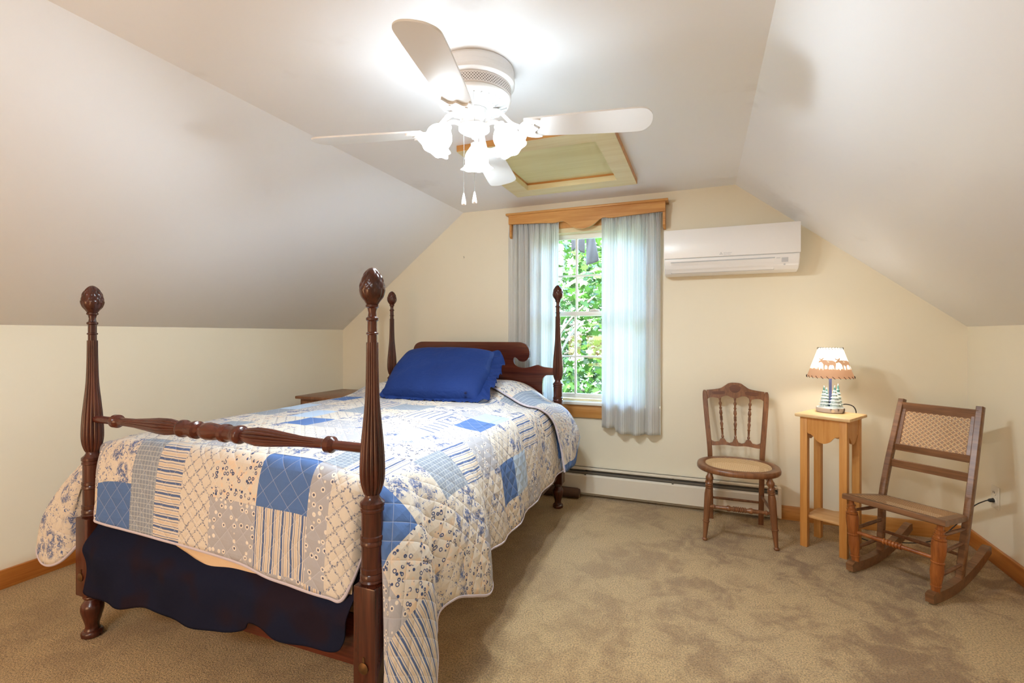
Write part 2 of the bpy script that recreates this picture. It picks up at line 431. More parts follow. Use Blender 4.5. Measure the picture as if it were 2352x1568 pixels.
# ------------------------------------------------------------------ air conditioner
ac = thing('air_conditioner', 'white wall-mounted split air conditioner to the right of the curtains', 'air conditioner', (.16, YB, 1.60))
prof = [(0, .02), (-.10, .012), (-.15, .022), (-.185, .05), (-.200, .08), (-.206, .105), (-.206, .30), (-.19, .313), (0, .313)]
bm = bmesh.new()
v0 = [bm.verts.new((-.40, y, z)) for y, z in prof]; v1 = [bm.verts.new((.40, y, z)) for y, z in prof]
bm.faces.new(v0); bm.faces.new(v1[::-1])
for i in range(len(prof)): bm.faces.new((v0[i], v0[(i+1) % len(prof)], v1[(i+1) % len(prof)], v1[i]))
bmesh.ops.recalc_face_normals(bm, faces=bm.faces[:])
ed = [e for e in bm.edges if all(abs(abs(v.co.x)-.40) < 1e-5 for v in e.verts) and any(v.co.y < -.12 for v in e.verts)]
bmesh.ops.bevel(bm, geom=ed, offset=.008, segments=3, affect='EDGES', profile=.5)
MB().frombm(bm).build('housing', m_acwhite, ac, 30)
MB().bbox((-.402, -.216, .118), (.402, -.2065, .308), .004).build('front_panel', m_acwhite, ac)
MB().box((-.395, -.208, .1135), (.395, -.2055, .1175)).build('panel_gap', m_acgrey, ac)
# louver on the sloping lower front
def slant(y0, z0, y1, z1, x0, x1, off, th):
    d = Vector((0, y1-y0, z1-z0)).normalized(); n = Vector((0, d.z, -d.y));  n = n if n.y < 0 else -n
    b = MB(); P = [Vector((0, y0, z0)), Vector((0, y1, z1))]
    vs = []
    for x in (x0, x1):
        for p in P:
            for k in (off, off+th): vs.append(Vector((x, p.y, p.z))+n*k)
    return b.add(vs, [(0, 1, 3, 2), (4, 6, 7, 5), (0, 4, 5, 1), (2, 3, 7, 6), (1, 5, 7, 3), (0, 2, 6, 4)])
slant(-.153, .026, -.2035, .098, -.358, .262, .0018, .0015).build('louver_gap', m_acgrey, ac)
slant(-.156, .031, -.2015, .093, -.354, .2585, .0035, .005).build('louver', m_acwhite, ac)
slant(-.193, .066, -.2015, .092, .300, .335, .0022, .002).build('display_window', m_acgrey, ac)
slant(-.202, .09, -.2033, .093, .27, .292, .002, .001).build('indicator_mark', m_acgrey, ac)
slant(-.183, .048, -.188, .056, .312, .322, .002, .001).build('indicator_mark', m_acgrey, ac)
def text(body, size, loc, rot, m, parent, name):
    c = bpy.data.curves.new(name, 'FONT'); c.body = body; c.size = size; c.align_x = 'LEFT'; c.extrude = .0003
    o = bpy.data.objects.new(name+'_tmp', c); COL.objects.link(o)
    bpy.context.view_layer.update()
    me = bpy.data.meshes.new_from_object(o); bpy.data.objects.remove(o)
    q = bpy.data.objects.new(name, me); COL.objects.link(q); q.parent = parent; q.location = loc; q.rotation_euler = rot
    me.materials.clear(); me.materials.append(m); return q
text('MITSUBISHI', .0095, (-.033, -.2165, .1345), (PI/2, 0, 0), m_acgrey, ac, 'lettering')
text('ELECTRIC', .0095, (-.033, -.2165, .1245), (PI/2, 0, 0), m_acgrey, ac, 'lettering')
lg = MB()
for a in (90, 210, 330):
    c = Vector((-.048, .1345)); a0 = math.radians(a); d = Vector((math.cos(a0), math.sin(a0)))*.0115; p = Vector((-d.y, d.x))*.5
    lg.prism([tuple(c), tuple(c+d*.5+p*.58), tuple(c+d), tuple(c+d*.5-p*.58)], -.217, -.2162)
lg.build('maker_emblem', m_acgrey, ac)

# ------------------------------------------------------------------ baseboard heater
hb = thing('baseboard_heater', 'long cream metal baseboard heater along the back wall under the window', 'heater', (-1.3, YB-.0005, 0))
hx0, hx1 = -1.75, 1.765
MB().box((hx0, -.012, .03), (hx1, 0, .212)).box((hx0, -.05, .203), (hx1, 0, .212)).build('back_plate', m_heater, hb)
MB().box((hx0, -.058, .176), (hx1, -.014, .188)).build('damper', m_heatgrey, hb)
fb = MB()
for k in range(3): fb.box((hx0+.01, -.05+k*.012, .12+k*.001), (hx1-.01, -.046+k*.012, .172))
fb.build('fin_core', m_heatgrey, hb)
MB().prism([(-.066, .035), (-.062, .035), (-.062, .155), (-.050, .166), (-.052, .170), (-.066, .158)], hx0, hx1, 'YZ').build('front_panel', m_heater, hb)
for x in (-.35, .48, 1.1):
    MB().box((x, -.062, .165), (x+.012, -.014, .192)).build('bracket', m_heatgrey, hb)
MB().bbox((hx1-.008, -.068, .02), (hx1+.012, 0, .214), .003).build('end_cap', m_heater, hb)
MB().bbox((hx0-.012, -.068, .02), (hx0+.008, 0, .214), .003).build('end_cap', m_heater, hb)
# wooden roller on the floor
lo = MB().between((-1.25, 3.515, .04), (-.845, 3.515, .04), [(0, .02), (0, .034), (.02, .038), (.5, .0385), (.96, .037), (1, .031), (1, 0.005)], 24)
tag(lo.build('wooden_roller', wood('dark_brown_bark', S(96, 66, 48), S(58, 38, 28), .7, 0)), 'short dark brown round log lying on the carpet by the bed post and heater', 'log')
# nail
nl = MB().tube([(0, 0, 0), (0, -.012, 0), (0, -.016, .004)], .0012, 6).tube([(0, -.004, 0), (-.001, -.006, -.012)], .001, 6)
o = nl.build('wall_nail', m_black); o.location = (-1.852, YB-.0005, 1.86); tag(o, 'tiny dark nail stuck in the cream wall above the headboard', 'nail')

# ------------------------------------------------------------------ bed
bed = thing('four_poster_bed', 'dark mahogany four-poster bed with pineapple finials and reeded posts', 'bed', (-1.6, 1.19, 0))
BX = Vector((-1.6, 1.19, 0))
def zf(y): return 1.21-(y-768.8)/778
def post(x, y, head=False):
    up = .151 if head else 0
    P = lambda l: [(zf(a)+up, w/817) for a, w in l][::-1]
    c = Vector((x, y, 0))-BX; M = Matrix.Translation(c)
    b = MB()
    # reeded body and turnings, bottom up
    low = P([(1131, 17), (1138, 17.5), (1145, 22), (1149, 27), (1151, 29), (1159, 29), (1161, 26.5), (1163, 26.5), (1165, 28), (1170, 28), (1172, 25.5), (1224, 25.5), (1226, 28), (1234, 28.5), (1236, 26), (1240, 28),
             (1246, 28), (1248, 25.5), (1296, 25.5), (1298, 28), (1308, 28), (1310, 26), (1314, 28.5), (1322, 28.5), (1324, 26.5), (1328, 29.5), (1336, 29.5), (1338, 26)])
    zb = .483+up
    body = smooth(P([(786, 14.2), (850, 15), (919, 17.5), (983, 23.6), (1030, 28), (1078, 30), (1105, 28), (1125, 22.5), (1133, 18.5)]), 5)
    neck = P([(700, 15.5), (705, 15.5), (708, 11.5), (718, 9.2), (727, 10.5), (730, 15), (735, 15), (738, 11.5), (762, 11.5), (764, 14.5), (767, 14.5), (769, 11.5), (786, 11.5)])
    fl = lambda z: (16, .13) if body[0][0] < z < body[-1][0]-.001 else (16, 0)
    b.lathe([(zb, 26/817)]+[p for p in low if p[0] > zb+.001], 64, M)
    b.lathe(body, 96, M, fl)
    b.lathe(neck, 40, M)
    po = b.build('post', m_mahog, bed, 35)
    fin = smooth(P([(614.5, 1), (617, 8), (625, 16.5), (640, 25), (662, 30), (680, 26.5), (692, 18), (700, 13)]), 7)
    z0, z1 = fin[0][0], fin[-1][0]
    def dsp(z, a):
        tt = (z-z0)/(z1-z0)
        if tt > .42:
            k = abs(math.sin(4*a+tt*9))*abs(math.sin(4*a-tt*9)); return (k**.5-.6)*.0035*min(1, (1-tt)*6)
        k = abs(math.sin(4*a)); return (k**.6-.5)*.003*(.3+tt*2)
    MB().lathe(fin, 96, M, disp=dsp).build('finial', m_mahog, po, 50)
    blk = MB().bbox((c.x-.0385, c.y-.0385, .173), (c.x+.0385, c.y+.0385, zb), .004)
    blk.build('post_block', m_mahog, po, 30)
    leg = [(0, .030), (.006, .036), (.018, .037), (.026, .032), (.028, .027), (.033, .025)]+smooth([(.036, .0235), (.05, .0235), (.075, .030), (.105, .0375), (.125, .037), (.14, .029), (.150, .022)], 4)+[(.153, .022), (.155, .028), (.162, .031), (.168, .029), (.173, .029)]
    MB().lathe(leg, 32, M).build('leg', m_mahog, bed, 40)
    return c
cLF = post(-2.288, 1.20); cRF = post(-.906, 1.18); cHR = post(-.943, 3.282, True); cHL = post(-2.319, 3.268, True)
# bolt covers
for c in (cLF, cRF):
    q = MB().between((c.x, c.y-.0385, .252), (c.x, c.y-.046, .252), [(0, .015), (.5, .0165), (.7, .012), (.8, .009), (1, .004)], 24)
    q.add([(c.x-.004, c.y-.041, .262), (c.x+.004, c.y-.041, .262), (c.x+.003, c.y-.041, .283), (c.x-.003, c.y-.041, .283), (c.x-.004, c.y-.0385, .262), (c.x+.004, c.y-.0385, .262), (c.x+.003, c.y-.0385, .283), (c.x-.003, c.y-.0385, .283)],
          [(0, 1, 2, 3), (0, 4, 5, 1), (1, 5, 6, 2), (2, 6, 7, 3), (3, 7, 4, 0)])
    q.build('bolt_cover', m_brass, bed, 40)
# turned blanket rail
pts = [(0, 10), (.10, 10), (.103, 13), (.108, 17.5), (.122, 17.5), (.128, 11.5), (.135, 10.5), (.16, 11), (.2, 12), (.25, 16), (.30, 20.5), (.335, 21.5), (.365, 18), (.385, 13), (.388, 19), (.392, 21.5), (.402, 21.5), (.407, 18), (.437, 18), (.441, 21.5), (.452, 21.5), (.456, 16), (.466, 14),
       (.478, 19), (.495, 21.5), (.512, 21), (.53, 18), (.538, 13.5), (.545, 16), (.548, 21.5), (.558, 21.5), (.563, 18), (.593, 18), (.598, 21.5), (.608, 21.5), (.613, 14)]
sym = pts
half = [p for p in pts if p[0] <= .497]
full = half+[(1-a, w) for a, w in half[::-1][1:]]
full = [((a-.0)*1.0, w/690) for a, w in full]
def flr(z):
    tt = z/(cRF-cLF).length
    return (14, .14) if (.15 < tt < .378 or .622 < tt < .85) else (14, 0)
dens = []
for i in range(len(full)-1):
    a, b_ = full[i], full[i+1]; k = max(1, int((b_[0]-a[0])/.012))
    for j in range(k): dens.append((a[0]+(b_[0]-a[0])*j/k, a[1]+(b_[1]-a[1])*j/k))
dens.append(full[-1])
MB().between((cLF.x, cLF.y, .873), (cRF.x, cRF.y, .873), dens, 84, flr).build('blanket_rail', m_mahogX, bed, 40)
# rails
MB().bbox((cLF.x+.02, cLF.y-.014, .213), (cRF.x-.02, cRF.y+.014, .37), .004).build('foot_rail', m_mahogX, bed)
MB().bbox((cHL.x+.02, cHL.y-.014, .213), (cHR.x-.02, cHR.y+.014, .37), .004).build('head_rail', m_mahogX, bed)
for a, b_ in ((cLF, cHL), (cRF, cHR)):
    MB().bar([(a.x, a.y+.02, .285), (b_.x, b_.y-.02, .285)], .028, .145).build('side_rail', m_mahog, bed)
# headboard
hr = [(-1.62, 1.158), (-1.25, 1.158), (-1.21, 1.155), (-1.169, 1.135), (-1.148, 1.09), (-1.155, 1.045), (-1.185, 1.02), (-1.222, 1.022), (-1.243, 1.04), (-1.263, 1.048), (-1.271, 1.03), (-1.262, 1.0), (-1.23, .980), (-1.18, .974), (-1.13, .986), (-1.086, .997), (-1.044, .984), (-.96, .976)]
hr = [hr[0], hr[1]]+smooth(hr[1:], 5)[1:]
lower = smooth([(-.96, .928), (-1.02, .926), (-1.042, .912), (-1.05, .885), (-1.052, .80)], 4)+[(-1.052, .55)]
rt = hr+lower
ctr = -1.6315
poly = rt+[(2*ctr-x, z) for x, z in rt[::-1]]
# clean duplicates
pp = []
for p in poly:
    if not pp or (abs(p[0]-pp[-1][0])+abs(p[1]-pp[-1][1])) > 1e-4: pp.append(p)
MB().prism([(x-BX.x, z) for x, z in pp], 3.262-BX.y, 3.286-BX.y).build('headboard', m_mahogX, bed, 30)

# one unseen block stands for mattress and box spring under the quilt
m_beige = plain('beige_cotton', S(214, 184, 148), .9, (60, .2))
mt = MB().bbox((-2.215, 1.25, .30), (-.985, 3.19, .765), .05).build('mattress', m_beige); tag(mt, 'beige mattress lying in the bed frame beneath the patchwork quilt', 'mattress')

# ---- quilt
t = NT('patchwork_quilt_cotton'); uv = t.coord('UV'); s_ = t.sep(uv); U, V = s_[0], s_[1]
cream = S(212, 202, 188); navy = S(52, 66, 104)
sc = lambda k: t.map(uv, (k, k, k))
# 0 cream with blue roses
n1 = t.noise(uv, 34, 4, .6, .4); v1 = t.vor(uv, 13, rnd=.9)
ros = t.math('MULTIPLY', t.step(v1, .55, .35), t.step(n1, .46, .49)); spr = t.math('MULTIPLY', t.step(t.noise(uv, 85, 2, .6, 1.2), .58, .62), t.step(t.noise(uv, 14, 2), .42, .5))
ln_ = t.step(t.noise(uv, 120, 3, .6, .8), .44, .50); ros = t.math('MULTIPLY', ros, t.math('ADD', .35, t.math('MULTIPLY', ln_, .6)))
f0 = t.mix(t.math('MAXIMUM', ros, spr), cream, S(84, 102, 146))
# 1 blue
f1 = S(88, 116, 166)
# 2 grey check
gx = t.step(t.math('PINGPONG', U, .0085), .0070, .0078); gy = t.step(t.math('PINGPONG', V, .0085), .0070, .0078)
f2 = t.mix(t.math('MULTIPLY', t.math('MAXIMUM', gx, gy), .6), S(138, 146, 158), S(206, 208, 206))
# 3, 7 stripes
def stripes(c):
    w = t.math('ADD', c, t.math('MULTIPLY', t.noise(uv, 18, 1), .006))
    a = t.math('MODULO', t.math('ADD', w, 10), .040)
    wide = t.math('MULTIPLY', t.step(a, .0015, .0022), t.step(a, .0105, .0098))
    th1 = t.math('MULTIPLY', t.step(a, .0150, .0155), t.step(a, .0178, .0173)); th2 = t.math('MULTIPLY', t.step(a, .0325, .033), t.step(a, .0352, .0347))
    tp = t.math('MULTIPLY', t.step(a, .0215, .022), t.step(a, .0285, .028))
    x = t.mix(tp, cream, S(206, 188, 168)); return t.mix(t.math('MAXIMUM', wide, t.math('MAXIMUM', th1, th2)), x, S(88, 106, 146))
f3 = stripes(V); f7 = stripes(U)
# 4 vine lattice
wob = t.math('MULTIPLY', t.noise(uv, 40, 2), .012)
d1 = t.math('PINGPONG', t.math('ADD', t.math('ADD', U, V), wob), .027); d2 = t.math('PINGPONG', t.math('SUBTRACT', t.math('ADD', U, wob), V), .027)
lt = t.math('MAXIMUM', t.step(d1, .0245, .0252), t.step(d2, .0245, .0252)); lv = t.math('MULTIPLY', t.math('MAXIMUM', t.step(d1, .0205, .0215), t.step(d2, .0205, .0215)), t.step(t.noise(uv, 150, 1), .55, .6))
f4 = t.mix(t.math('MULTIPLY', t.math('MAXIMUM', t.math('MULTIPLY', lt, .45), lv), .85), cream, S(88, 98, 128))
# 5 taupe with white flowers
v5 = t.vor(uv, 40, rnd=.5); f5 = t.mix(t.step(v5, .36, .30), S(172, 170, 174), S(226, 216, 202)); f5 = t.mix(t.step(v5, .2, .15), f5, S(96, 98, 116))
# 6 ring flowers
v6 = t.vor(uv, 58, rnd=.85); rg = t.math('MULTIPLY', t.step(v6, .2, .26), t.step(v6, .42, .36)); rr = t.math('MULTIPLY', rg, t.step(t.noise(uv, 24, 2), .42, .5))
f6 = t.mix(rr, t.mix(t.step(t.noise(uv, 30, 2), .52, .6), cream, S(222, 200, 176)), S(66, 80, 118))
# 8 pale blue
f8 = S(176, 194, 214)
fab = [f0, f1, f2, f3, f4, f5, f6, f7, f8]
cols = [-2.95, -2.56, -2.38, -2.2, -2.0, -1.86, -1.72, -1.575, -1.36, -1.15, -1.065, -.93, -.76, -.58]
rows = [.55, .86, 1.06, 1.24, 1.42, 1.60, 1.78, 1.97, 2.15, 2.33, 2.52, 2.70, 2.90, 3.10]
lay = ["00461234575357", "00612345754653", "00502346154163", "40640654027060", "05072604506206", "04306415080705", "06520840634504",
       "06485026701416", "03056472058080", "05614506340705", "04072635704604", "06504810625740", "02640650480613", "05062476015405"]
xmin, span = -3.0, 2.9
un = t.math('DIVIDE', t.math('SUBTRACT', U, xmin), span)
idx = None
for j, row in enumerate(lay):
    stops = [(max(0, (cols[i]-xmin)/span) if i else 0, (int(ch)/10,)*3+(1,)) for i, ch in enumerate(row)]
    r = t.ramp(un, stops, 'CONSTANT')
    if idx is None: idx = r
    else: idx = t.mix(t.math('GREATER_THAN', V, rows[j]), idx, r)
idx = t.math('MULTIPLY', idx, 10)
colr = fab[0]
for k in range(1, 9):
    colr = t.mix(t.math('COMPARE', idx, k, .4), colr, fab[k])
q1 = t.math('PINGPONG', t.math('ADD', U, V), .037); q2 = t.math('PINGPONG', t.math('SUBTRACT', U, V), .037)
line = t.math('MINIMUM', q1, q2)
t.color(t.mix(t.step(line, .0014, .0007), colr, t.mix(.35, colr, S(225, 225, 230)))); t.rough(.9); t.spec(.12)
puff = t.math('POWER', t.math('DIVIDE', line, .037), .5)
t.bump(t.math('ADD', puff, t.math('MULTIPLY', t.noise(uv, 60, 3), .35)), .42, .009)
m_quilt = t.m
m_back = plain('lavender_binding', S(196, 186, 194), .85)

ZT = .806
def ztop(x, y):
    z = ZT + .012*math.sin(PI*min(1, max(0, (x+2.24)/1.28)))
    z += .065*sstep(2.62, 2.95, y)*(1-.3*sstep(3.1, 3.3, y))
    z += .006*noise.noise(Vector((x*3, y*3, 0)))+.003*noise.noise(Vector((x*9, y*9, 3)))
    e = sstep(-1.32, -.95, x); z -= e*e*(.03+.10*sstep(2.5, 3.15, y))
    z -= .02*sstep(-2.1, -2.25, x)+.012*sstep(1.38, 1.22, y)
    return z
X0, X1, Y0, Y1 = -2.235, -.958, 1.232, 3.245
q = MB()
q.grid(lambda u, w: (X0+(X1-X0)*u, Y0+(Y1-Y0)*w, ztop(X0+(X1-X0)*u, Y0+(Y1-Y0)*w)), 90, 130, lambda u, w: (X0+(X1-X0)*u, Y0+(Y1-Y0)*w))
# skirt controls: rim x,y | outward dir angle deg | hem x,y,z
K = [(X0, 3.24, 180, -2.37, 3.24, .52), (X0, 2.4, 180, -2.37, 2.4, .50), (X0, 1.75, 180, -2.38, 1.75, .48), (X0, 1.50, 181, -2.40, 1.50, .42),
     (X0, 1.38, 184, -2.47, 1.36, .34), (X0, 1.32, 195, -2.53, 1.27, .33), (X0, 1.30, 204, -2.583, 1.165, .335), (X0, 1.28, 214, -2.54, 1.157, .268), (X0, 1.26, 228, -2.45, 1.18, .285), (X0, 1.248, 240, -2.36, 1.25, .44),
     (-2.232, 1.240, 250, -2.27, 1.265, .60), (-2.228, 1.236, 258, -2.238, 1.24, .60), (-2.22, Y0, 266, -2.226, 1.185, .545),
     (-2.205, Y0, 270, -2.205, 1.172, .497), (-2.16, Y0, 270, -2.16, 1.168, .482), (-1.80, Y0, 270, -1.80, 1.165, .474), (-1.45, Y0, 270, -1.45, 1.165, .458), (-1.28, Y0, 270, -1.28, 1.160, .436), (-1.15, Y0, 270, -1.15, 1.160, .424),
     (-1.05, Y0, 270, -1.05, 1.160, .420), (-1.01, Y0, 272, -1.005, 1.165, .418), (-.985, Y0, 276, -.978, 1.18, .47), (-.97, 1.235, 282, -.957, 1.215, .56),
     (-.963, 1.24, 292, -.935, 1.235, .56), (X1, 1.25, 303, -.88, 1.235, .42), (X1, 1.262, 312, -.848, 1.165, .20), (X1, 1.275, 320, -.825, 1.155, .06),
     (X1, 1.29, 327, -.785, 1.185, .035), (X1, 1.31, 335, -.755, 1.25, .08), (X1, 1.33, 342, -.765, 1.31, .20), (X1, 1.36, 348, -.800, 1.36, .31), (X1, 1.41, 353, -.765, 1.43, .335),
     (X1, 1.50, 357, -.735, 1.52, .305), (X1, 1.58, 360, -.73, 1.60, .272), (X1, 1.63, 360, -.738, 1.66, .268), (X1, 1.68, 360, -.755, 1.695, .30), (X1, 1.75, 360, -.785, 1.76, .345), (X1, 2.05, 360, -.81, 2.05, .316), (X1, 2.5, 360, -.825, 2.5, .334),
     (X1, 2.9, 360, -.83, 2.92, .35), (X1, 3.1, 358, -.80, 3.10, .375), (X1, 3.24, 356, -.82, 3.26, .50)]
cols_ = smooth(K, 8)
NVR = 44; hemline = []
vs = []; uvs = []; n = len(cols_)
for ci, (rx, ry, ang, hx, hy, hz) in enumerate(cols_):
    a = math.radians(ang); nx, ny = math.cos(a), math.sin(a); zt = ztop(rx, ry)
    hang = zt-hz
    P0 = Vector((rx, ry, zt)); P1 = Vector((rx+nx*.05, ry+ny*.05, zt+.002)); P3 = Vector((hx, hy, hz))
    front = 200 < ang < 300 and abs(ry-Y0) < .01
    P1 = P0+Vector((nx, ny, 0))*(.045 if front else .075)
    P2 = Vector((rx+(hx-rx)*.92, ry+(hy-ry)*.92, zt-.09))
    if hx < -2.42 and hy < 1.4: P2 = Vector((rx+(hx-rx)*.95, ry+(hy-ry)*.95, zt-.20))
    prev = P0; arc = 0
    for j in range(NVR+1):
        w = j/NVR; p = P0*(1-w)**3+P1*3*w*(1-w)**2+P2*3*w*w*(1-w)+P3*w**3
        if j: arc += (p-prev).length
        prev = p.copy()
        wr = .006*noise.noise(Vector((rx*5+nx*arc*5, ry*5+ny*arc*5, 7)))*w + .004*noise.noise(Vector((ci*.11, arc*7, 1)))*w
        if ci > n*.72: wr += .008*math.sin(ry*23+arc*4)*w
        if front: wr = abs(wr)
        p2 = p+Vector((nx, ny, 0))*wr
        vs.append(p2); uvs.append((rx+nx*arc, ry+ny*arc))
    hemline.append(p2.copy())
w_ = NVR+1
fs = [(i*w_+j, (i+1)*w_+j, (i+1)*w_+j+1, i*w_+j+1) for i in range(n-1) for j in range(NVR)]
q.add(vs, fs, uv=uvs)
quilt = q.build('patchwork_quilt', m_quilt, None, 80, fix=False, solid=.009)
tag(quilt, 'blue and cream patchwork quilt draped over the bed', 'quilt')
MB().tube(hemline, .0065, 8).build('hem_binding', m_back, quilt)
# turned-down fold of the quilt over the pillow at the head
def side_pt(y, j):
    best = None
    for ci in range(n-1):
        a, b_ = cols_[ci][1], cols_[ci+1][1]
        if ci > n*.6 and a <= y <= b_ and b_ > a:
            f = (y-a)/(b_-a); p = Vector(vs[ci*w_+j])*(1-f)+Vector(vs[(ci+1)*w_+j])*f
            return p
    return Vector(vs[(n-1)*w_+j])
NF1, NF2 = 26, 40
def fold(u, w):
    k = round(u*(NF1+NF2)); k = min(k, NF1+NF2)
    s0 = k/NF1 if k <= NF1 else 1+(k-NF1)/NF2
    yf = 2.97-.24*sstep(0, 1, s0)+.16*max(0, s0-1)
    y = yf+(3.235-yf)*w; lift = .013+.012*math.exp(-((w-.06)/.1)**2)
    if k <= NF1:
        x = -1.62+(X1+1.62)*s0; a = sstep(.55, 1, s0)*PI/4
        return (x+lift*math.sin(a), y, ztop(x, y)+lift*math.cos(a))
    p = side_pt(y, min(NVR, int(round((k-NF1)/NF2*NVR)))); a = PI/4+min(1, (k-NF1)/10)*PI/4
    return (p.x+lift*math.sin(a)+.02*(s0-1), p.y, p.z+lift*math.cos(a)+.012*(s0-1)*(1 if k > NF1+30 else 0))
fb_ = MB().grid(fold, NF1+NF2, 30, lambda u, w: (-2.4+u*1.3, 3.5-w*.5))
fo = fb_.build('turned_fold', m_quilt, quilt, 80, fix=False, solid=.010)
MB().tube([fold(k/(NF1+NF2), 0) for k in range(NF1+NF2+1)], .006, 8).build('hem_binding', m_back, quilt)

# navy blanket hanging at the foot
t = NT('navy_blanket_wool'); uv = t.coord(); n1 = t.noise(t.map(uv, (3, 3, 3)), 1.5, 2)
t.color(t.mix(t.step(n1, .5, .62), S(30, 32, 48), S(38, 30, 38))); t.rough(1); t.spec(.03)
t.bump(t.noise(uv, 300, 2), .2, .002); m_navy = t.m
bot = smooth([(-2.25, .22), (-2.235, .20), (-2.11, .19), (-2.0, .20), (-1.88, .222), (-1.74, .21), (-1.61, .212), (-1.47, .228), (-1.385, .253), (-1.355, .283), (-1.25, .268), (-1.13, .266), (-1.02, .268), (-.985, .30), (-.965, .36)], 6)
def navy(u, w):
    k = u*(len(bot)-1); i = min(int(k), len(bot)-2); f = k-i
    x = bot[i][0]*(1-f)+bot[i+1][0]*f; zb = bot[i][1]*(1-f)+bot[i+1][1]*f
    z = .56+(zb-.56)*w
    low = 1-sstep(.36, .47, z)
    y = 1.146-.006*(x+2.2)/1.2+.060*(1-low)+low*(.009*math.sin(x*15+z*14)+.009*noise.noise(Vector((x*5+z*3, z*6, 2)))+.004*math.sin(x*33-z*20))
    return (x, y, z)
b = MB().grid(navy, 150, 40); o = b.build('navy_blanket', m_navy, None, 80, fix=False, solid=.004)
tag(o, 'dark navy blanket hanging at the foot of the bed below the quilt', 'blanket')
# beige sheet edge
sh = smooth([(-1.84, .52), (-1.78, .475), (-1.70, .445), (-1.576, .412), (-1.45, .40), (-1.371, .403), (-1.30, .42), (-1.24, .44), (-1.18, .43), (-1.112, .405), (-1.06, .388), (-1.02, .39), (-.985, .41), (-.975, .50)], 6)
def sheet(u, w):
    k = u*(len(sh)-1); i = min(int(k), len(sh)-2); f = k-i
    x = sh[i][0]*(1-f)+sh[i+1][0]*f; zb = sh[i][1]*(1-f)+sh[i+1][1]*f
    return (x, 1.178+.002*math.sin(x*25)*w+.02*(1-w)**2, .60+(zb-.60)*w-.008*w)
o = MB().grid(sheet, 100, 20).build('bed_sheet', m_beige, None, 80, fix=False, solid=.003)
tag(o, 'beige bed sheet edge showing between the quilt hem and the navy blanket', 'sheet')
# blanket corner peeking below the side
o = MB().grid(lambda u, w: (-.862+.006*math.sin(u*9), 1.66+.14*u, .42+(.215+.03*abs(u-.5)*2-.42)*w), 12, 10).build('navy_blanket', m_navy, None, 80, fix=False, solid=.004)
tag(o, 'navy blanket corner hanging below the quilt on the right side of the bed', 'blanket')

# ruffled blue pillow
t = NT('royal_blue_satin'); uv = t.coord(); t.color(t.mix(t.noise(uv, 4, 2), S(30, 56, 118), S(18, 38, 88))); t.rough(.75); t.spec(.2)
t.bump(t.noise(uv, 11, 4, .6, .8), .5, .02); m_blue = t.m
pil = thing('ruffled_pillow', 'royal blue ruffled pillow leaning against the headboard', 'pillow', (-1.565, 2.72, .965), math.radians(5))
PW, PH = .335, .245
tilt = Matrix.Rotation(math.radians(34), 4, 'X')
def pil_f(sgn):
    def f(u, w):
        a, b_ = u*2-1, w*2-1
        e = max(0, (1-abs(a)**3.2))*max(0, (1-abs(b_)**3.2))
        th = .085*e**.45*sgn
        k = 1-.06*(abs(a*b_))
        x = a*PW*(1-.05*(1-b_*b_)*0)*k; y = b_*PH*k
        th += .006*noise.noise(Vector((x*9, y*9, sgn)))*min(1, e*3)
        x += .02*(b_)*(-1)*.5
        return tilt @ Vector((x, y, th))
    return f
b = MB(); b.grid(pil_f(1), 48, 36); b.grid(pil_f(-1), 48, 36)
b.build('pillow_body', m_blue, pil, 80)
# ruffle around the rim
rim = []
N = 360
for k in range(N):
    a = 2*PI*k/N; c, s1 = math.cos(a), math.sin(a)
    m_ = 1/max(abs(c), abs(s1)); sq = 1/(abs(c)**6+abs(s1)**6)**(1/6)
    rim.append((c*sq, s1*sq, a))
def ruf(u, w):
    k = int(round(u*N)) % N; cx_, cy_, a = rim[k]
    ph = k/N*2*PI
    wv = math.sin(ph*34+math.sin(ph*5)*2)*.016*w+.010*math.sin(ph*13)*w
    side = max(sstep(.55, .9, cx_), .65*sstep(-.55, -.9, cy_), .12)
    wv *= side; wd = .078*w*(1+.1*math.sin(ph*17))*side
    L = math.hypot(cx_, cy_)
    x = cx_*(PW*.955)+cx_/L*wd; y = cy_*(PH*.955)+cy_/L*wd
    zz = wv - .02*w*(1 if cy_ > 0 else 0)
    p = tilt @ Vector((x-.01*cy_, y, zz))
    # lower edge lies on the quilt
    return p if p.z > -.148 else Vector((p.x, p.y-.2*(-.148-p.z), -.148+wv*.5+.008))
MB().grid(ruf, N, 6, wrap=True).build('ruffle', m_blue, pil, 80, fix=False, solid=.002)
MB().between((.265, -.215, -.09), (.265, -.222, -.095), [(0, .008), (1, .008)], 14).build('button', plain('navy_button', S(24, 34, 80), .3), pil)

# nightstand
ns = thing('nightstand', 'small brown wooden nightstand between the bed and the left wall', 'nightstand', (-2.72, 3.15, 0))
MB().bbox((-.22, -.27, .715), (.22, .27, .737), .006).build('top', m_walnut, ns)
MB().box((-.19, -.24, .55), (.19, .24, .715)).build('case', m_walnut, ns)
MB().bbox((-.17, -.252, .57), (.17, -.2405, .70), .004).build('drawer', m_walnut, ns)
MB().between((0, -.252, .635), (0, -.275, .635), [(0, .006), (.5, .006), (.6, .013), (1, .01)], 16).build('knob', m_brass, ns)
for sx in (-1, 1):
    for sy in (-1, 1): MB().bbox((sx*.17-.018, sy*.22-.018, 0), (sx*.17+.018, sy*.22+.018, .551), .004).build('leg', m_walnut, ns)

